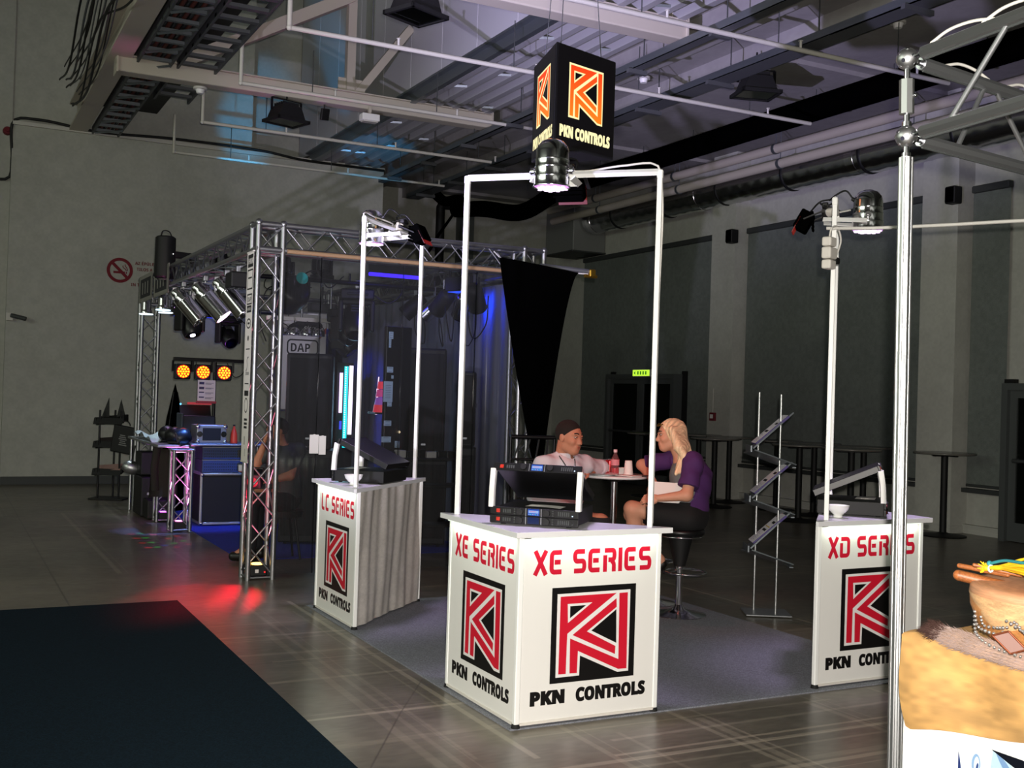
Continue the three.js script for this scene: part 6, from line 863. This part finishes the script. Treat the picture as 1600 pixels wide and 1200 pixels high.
{ // flight case, two mixers, top board
  const c = thing('flight_case', 'large black flight case with silver edges on the blue carpet', 'case', [3.1, .01, -13.75]); part(c, 'shell', M.black, RB(.52, .6, .5, .01, 0, .32)); for (const x of [-.26, .26]) for (const y of [.025, .62]) part(c, 'edge_rail', M.alu, RB(.03, .03, .52, .006, x, y, 0)); for (const x of [-.26, .26]) part(c, 'edge_rail', M.alu, RB(.03, .6, .03, .006, x, .32, .25)); for (const y of [.025, .62]) part(c, 'edge_rail', M.alu, RB(.52, .03, .03, .006, 0, y, .25)); for (const x of [-.25, .25]) for (const y of [.03, .61]) part(c, 'ball_corner', M.chromeR, S(.026, x, y, .252, 12)); part(c, 'castor', M.rubber, ...[-.2, .2].map((x) => C(.03, .03, .03, x, .012, .15, 12, 0, 0, Math.PI / 2)));
  ['lower blue-lit mixing desk stacked on the flight case', 'upper blue-lit mixing desk stacked on the flight case'].forEach((l, i) => { const m = thing('mixing_desk', l, 'mixer', [3.12, .65 + i * .155, -13.72]); part(m, 'body', std(0x39435a, .5, .4), RB(.56, .15, .44, .008, 0, .076)); part(m, 'face', std(0x2d4270, .45), mv(B(.54, .135, .006, 0, .076, .222), 0, 0, 0)); for (let k = 0; k < 3; k++) part(m, 'knob_row', M.black, ...[...Array(20)].map((_, j) => C(.005, .006, .008, -.25 + j * .026, .035 + k * .035, .228, 8, Math.PI / 2))); part(m, 'edge', M.aluDull, B(.56, .008, .01, 0, .15, .222)); part(m, 'meter', M.greyTrim, B(.05, .09, .006, .17, .076, .226)); });
  const tb = thing('counter_board', 'dark counter board above the mixing desks', 'table'); part(tb, 'top', M.galv, RB(.98, .03, .55, .006, 3.18, .985, -13.7)); part(tb, 'edge_strip', M.aluDull, RB(.98, .02, .012, .004, 3.18, .985, -13.42)); for (const [x, z] of [[2.74, -13.95], [3.62, -13.95], [3.62, -13.46]]) part(tb, 'leg', M.aluDull, T([x, 0, z], [x, .97, z], .018));
  const k = thing('small_case', 'small silver-cornered equipment case on the counter board', 'case', [2.94, 1.0, -13.65], .05); part(k, 'shell', M.aluDull, RB(.36, .22, .28, .012, 0, .112)); part(k, 'opening', M.black, RB(.22, .15, .012, .02, 0, .112, .14)); part(k, 'corner', M.chrome, ...[-1, 1].flatMap((i) => [-1, 1].map((j) => S(.03, i * .165, .112 + j * .09, .13, 12)))); part(k, 'handle_dish', M.chrome, C(.035, .035, .008, -.145, .112, .14, 20, Math.PI / 2), C(.035, .035, .008, .145, .112, .14, 20, Math.PI / 2));
  const q = thing('console', 'dark tilted console behind the small case', 'console', [2.86, 1.0, -14.0]); part(q, 'body', M.black, RB(.42, .3, .3, .02, 0, .15, 0, -.2)); part(q, 'screen', M.blackSatin, RB(.38, .2, .02, .01, 0, .36, -.08, -.5)); part(q, 'side', std(0x24303c, .5), RB(.03, .34, .3, .01, -.2, .18)); part(q, 'lamp', glow(0x66ccff, 1.5), S(.012, -.19, .46, -.05, 8)); part(q, 'red_strip', glow(0xd8404c, .35), RB(.3, .03, .01, .003, .05, .47, -.1));
  const sgn = thing('paper_sign', 'white printed price sign standing on the dark console', 'sign', [2.96, 1.49, -13.95], .05); part(sgn, 'sheet', std(0xffffff, .7, 0, { map: canvasTex(128, 160, (c2) => { c2.fillStyle = '#e4d4e4'; c2.fillRect(0, 0, 128, 160); c2.fillStyle = '#453a66'; for (let i = 0; i < 4; i++) { c2.fillRect(10, 14 + i * 36, 36, i < 2 ? 18 : 9); c2.fillRect(54, 20 + i * 36, 60, 3); c2.fillRect(54, 27 + i * 36, 44, 3); } }) }), RB(.22, .27, .006, .002, 0, .14)); part(sgn, 'holder', std(0xa83848, .5), RB(.24, .03, .06, .005, 0, .0));
  const o = thing('orange_bottle', 'orange red bottle standing right of small case', 'bottle', [3.24, 1.0, -13.62]); part(o, 'body', std(0xd03a20, .4), L([[0, 0], [.04, 0], [.045, .01], [.04, .1], [.03, .15], [.012, .19], [.012, .21], [0, .21]], 20)); part(o, 'cap', M.black, C(.014, .014, .02, 0, .218, 0, 12));
}
{ // three LED pars on a T stand
  const s = thing('lamp_stand', 'black T-shaped stand carrying the three red LED lamps', 'stand', [3.14, 0, -14.6]); part(s, 'pole', M.blackMetal, T([.06, 0, 0], [.06, 2.02, 0], .02, 12)); part(s, 'cross_bar', M.blackMetal, RB(.95, .045, .045, .006, 0, 2.03)); for (const a of [0, 2.1, 4.2]) part(s, 'tripod_leg', M.blackMetal, T([.06, .45, 0], [.06 + Math.cos(a) * .45, .02, Math.sin(a) * .45], .014)); part(s, 'lead', M.cable, curve([[-.2, 2.0, .05], [-.15, 1.86, .06], [-.05, 1.84, .05], [.0, 2.0, .05]], .006, 20, 5), curve([[.2, 2.0, .05], [.3, 1.82, .06], [.4, 1.86, .05], [.45, 2.0, .05]], .006, 20, 5));
  [-.36, -.11, .16].forEach((dx, i) => { const x = 3.14 + dx, l = thing('led_par', ['left of the three glowing red and yellow LED lamps', 'middle of the three glowing red and yellow LED lamps', 'right of the three glowing red and yellow LED lamps'][i], 'lamp', [x, 1.87, -14.52], .1 - i * .1, 'red and yellow LED lamps on the T stand');
    part(l, 'housing', M.black, RB(.2, .2, .1, .02, 0, 0, -.05)); part(l, 'yoke', M.blackMetal, bar([-.12, 0, -.05], [-.12, .14, -.05], .025, .008), bar([.12, 0, -.05], [.12, .14, -.05], .025, .008), bar([-.12, .14, -.05], [.12, .14, -.05], .01, .03)); part(l, 'lens', glow(0xd8200c, 1.1), C(.085, .085, .008, 0, 0, .004, 30, Math.PI / 2)); part(l, 'led', glow(0xffd21c, 2.4), ...[[0, 0], ...[...Array(6)].map((_, k) => [Math.cos(k * 1.047) * .034, Math.sin(k * 1.047) * .034]), ...[...Array(12)].map((_, k) => [Math.cos(k * .5236) * .066, Math.sin(k * .5236) * .066])].map(([a, b]) => C(.0115, .0115, .006, a, b, .01, 8, Math.PI / 2))); spot([x, 1.87, -14.49], [x - .2, 1.2, -11], 0xff4418, .5, 60, .6, 3); });
}
{ // leaflet rack outside the booth
  const r = thing('leaflet_rack', 'dark zigzag leaflet rack at the far left of booth', 'rack', [2.28, 0, -17.05], -.5); for (const [x, z] of [[-.14, .12], [.0, -.1], [.16, .1]]) part(r, 'pole', M.blackMetal, T([x, 0, z], [x, 1.3, z], .014)); for (const y of [.42, .82, 1.16]) { part(r, 'tray', M.black, RB(.42, .02, .2, .004, 0, y, .02, .6, 0, .12), RB(.42, .1, .015, .004, -.02, y - .02, .12, -.4)); part(r, 'tray_end', M.black, B(.012, .1, .2, -.2, y - .02, .03), B(.012, .1, .2, .2, y + .03, .03)); } part(r, 'foot', M.black, RB(.5, .02, .4, .005, 0, .012)); part(r, 'top_sail', M.black, X([[-.16, 1.2], [-.06, 1.48], [-.05, 1.2]], .01), X([[.06, 1.2], [.12, 1.46], [.18, 1.24]], .01)); part(r, 'leaflets', std(0x2a2224, .7), RB(.36, .02, .14, .003, .0, .86, .05, .6, 0, .12)); part(r, 'leaflets', std(0xa08078, .6), RB(.36, .02, .14, .003, .0, .46, .05, .6, 0, .12)); 
  const b = thing('black_bag', 'black carrier bag with small white print on the leaflet rack', 'bag', [2.41, .66, -16.83], -.6); part(b, 'bag', M.black, RB(.34, .4, .06, .02, 0, .22, 0, 0, 0, -.15)); part(b, 'print', std(0x8a8a8a, .8), ...[...Array(6)].map((_, i) => B(.12 - (i % 3) * .02, .012, .002, 0, .14 + i * .028, .032, 0, 0, -.15))); part(b, 'handle', M.black, mv(new THREE.TorusGeometry(.07, .008, 6, 20, Math.PI), .03, .42, .01)); }
// colour dots thrown on the floor by a small effect lamp on the left beam
{ const e = thing('effect_lamp', 'small black effect lamp clamped under the left truss beam', 'lamp', [2.64, 2.86, -11.15]); part(e, 'housing', M.black, RB(.2, .16, .26, .02, 0, -.1)); part(e, 'lens_grid', M.greyTrim, ...[-1, 0, 1].flatMap((i) => [-1, 0, 1].map((j) => C(.014, .014, .012, i * .05, -.182, j * .06, 10)))); part(e, 'clamp', M.aluDull, RB(.05, .08, .05, .01, 0, .01));
  const dot = (x, z, c) => spot([2.62, 2.66, -11.2], [x, 0, z], c, 46, 1.7, .3, .3), R = 0xff2a38, G = 0x24ff50, U = 0x3a58ff;
  for (const z of [-13.0, -12.62, -12.24, -11.87]) { dot(1.98, z, R); dot(2.075, z - .02, G); }
  for (const [x, z, c] of [[2.17, -12.0, U], [2.2, -12.9, R], [2.3, -12.53, R], [2.29, -12.14, G], [2.27, -11.85, R], [2.43, -12.72, R], [2.42, -12.04, R], [2.42, -12.3, G]]) dot(x, z, c); }
// cyan beams thrown up to the roof by two more moving heads on the truss
for (const [p, q, c, k, a] of [[[3.4, 3.3, -15.4], [5.1, 7.0, -20.6], 0x2fa8e8, 40, 15], [[4.3, 3.3, -15.4], [5.97, 7.6, -18.6], 0x2fa8e8, 34, 15.01], [[4.6, 3.3, -14.6], [6.7, 5.9, -18.2], 0x2fa8e8, 26, 20]]) { const t = movingHead(['black moving head on the rear beam aimed at the roof corner', 'black moving head on the rear beam aimed at roof panels', 'black moving head on the right beam aimed at the ribs'][[15, 15.01, 20].indexOf(a)], p[0], p[1], p[2], .3, 0, .8, false); t.rotation.z = Math.PI; t.position.y -= .12; spot([p[0], p[1] + .3, p[2]], q, c, k, a, .5, 2); }
{ // someone sitting behind the film
  const o = [3.02, 0, -10.75], p = thing('person', 'dark-clothed seated person with raised forearm behind the plastic film', 'person', o, -YAW);
  const hip = [.06, .62, 0], ch = [.03, .98, .03], sL = [-.1, 1.08, .12], sR = [.17, 1.08, -.06], eL = [-.2, .93, .2], wL = [-.12, 1.13, .22], eR = [.13, .84, .14], wR = [-.02, .8, .26], hc = [-.03, 1.27, .05], kL = [-.2, .63, .26], kR = [-.2, .63, .06], fL = [-.2, .16, .28], fR = [-.18, .16, .08], nk = [.02, 1.12, .04];
  const H = headField(hc, Math.PI + .5, -.1, 1, true), f = uni([cap(hip, ch, .15, .15), cap(sL, sR, .06, .06), cap(nk, add3(hc, [.02, -.06, 0]), .058, .054), cap(sL, eL, .05, .042), cap(eL, wL, .042, .028), cap(sR, eR, .05, .042), cap(eR, wR, .042, .028), cap(add3(hip, [0, 0, .09]), kL, .085, .06), cap(add3(hip, [0, 0, -.09]), kR, .085, .06), cap(kL, fL, .055, .038), cap(kR, fR, .055, .038), cap(fL, add3(fL, [-.14, -.09, 0]), .04, .035), cap(fR, add3(fR, [-.14, -.09, 0]), .04, .035)], .03);
  const h1 = hand(wL, [.2, 1, .05], [-.9, .2, .3], .7, 1), h2 = hand(wR, [-1, -.2, .2], [0, 1, .2], .5, -1);
  part(p, 'body', M.skin, surf(f, [-.45, .0, -.25], [.35, 1.2, .45], .016), surf((x, y, z) => smin(H.f(x, y, z), cap(nk, add3(hc, [.02, -.06, 0]), .058, .054)(x, y, z), .02), add3(hc, [-.14, -.16, -.14]), add3(hc, [.14, .15, .14]), .006), surf(h1, add3(wL, [-.1, -.05, -.12]), add3(wL, [.14, .22, .12]), .0045), surf(h2, add3(wR, [-.22, -.14, -.1]), add3(wR, [.06, .08, .14]), .0045)); face(p, H, 1);
  part(p, 'hair', M.hairD, surf(H.raw((x, y, z) => Math.max(ell([-.018, .035, 0], [.105, .096, .084])(x, y, z), -(y - (-.06 + Math.max(0, x + .045) * 1.4)), -(H.skull(x, y, z) + .004))), add3(hc, [-.14, -.1, -.14]), add3(hc, [.14, .16, .14]), .006));
  part(p, 'shirt', M.greyTrim, surf((x, y, z) => Math.max(uni([cap(hip, ch, .165, .166), cap(sL, sR, .075, .075), cap(sL, add3(sL, [-.05, -.08, .04]), .068, .062), cap(sR, add3(sR, [-.02, -.1, .06]), .068, .062)], .03)(x, y, z), .6 - y, -(cap(nk, hc, .07, .1)(x, y, z))), [-.3, .5, -.25], [.35, 1.2, .35], .013)); part(p, 'trousers', M.trousers, surf((x, y, z) => Math.max(uni([cap(hip, hip, .165, .165), cap(add3(hip, [0, 0, .09]), kL, .1, .075), cap(add3(hip, [0, 0, -.09]), kR, .1, .075), cap(kL, fL, .075, .06), cap(kR, fR, .075, .06)], .03)(x, y, z), y - .68, .1 - y), [-.45, .04, -.28], [.3, .75, .45], .014)); for (const q of [fL, fR]) part(p, 'shoe', M.shoe, surf(cap(add3(q, [.03, -.09, 0]), add3(q, [-.16, -.1, 0]), .055, .045), add3(q, [-.25, -.18, -.08]), add3(q, [.12, -.0, .08]), .009));
  const c = thing('stool', 'low dark stool under the person behind the film', 'stool', [o[0] + .05, 0.01, o[2] + .02]); part(c, 'seat', M.black, C(.19, .18, .06, 0, .45, 0, 28)); for (let i = 0; i < 4; i++) part(c, 'leg', M.blackMetal, T([Math.cos(i * 1.57 + .8) * .12, .43, Math.sin(i * 1.57 + .8) * .12], [Math.cos(i * 1.57 + .8) * .2, 0, Math.sin(i * 1.57 + .8) * .2], .012));
}
renderer.render(scene, camera);
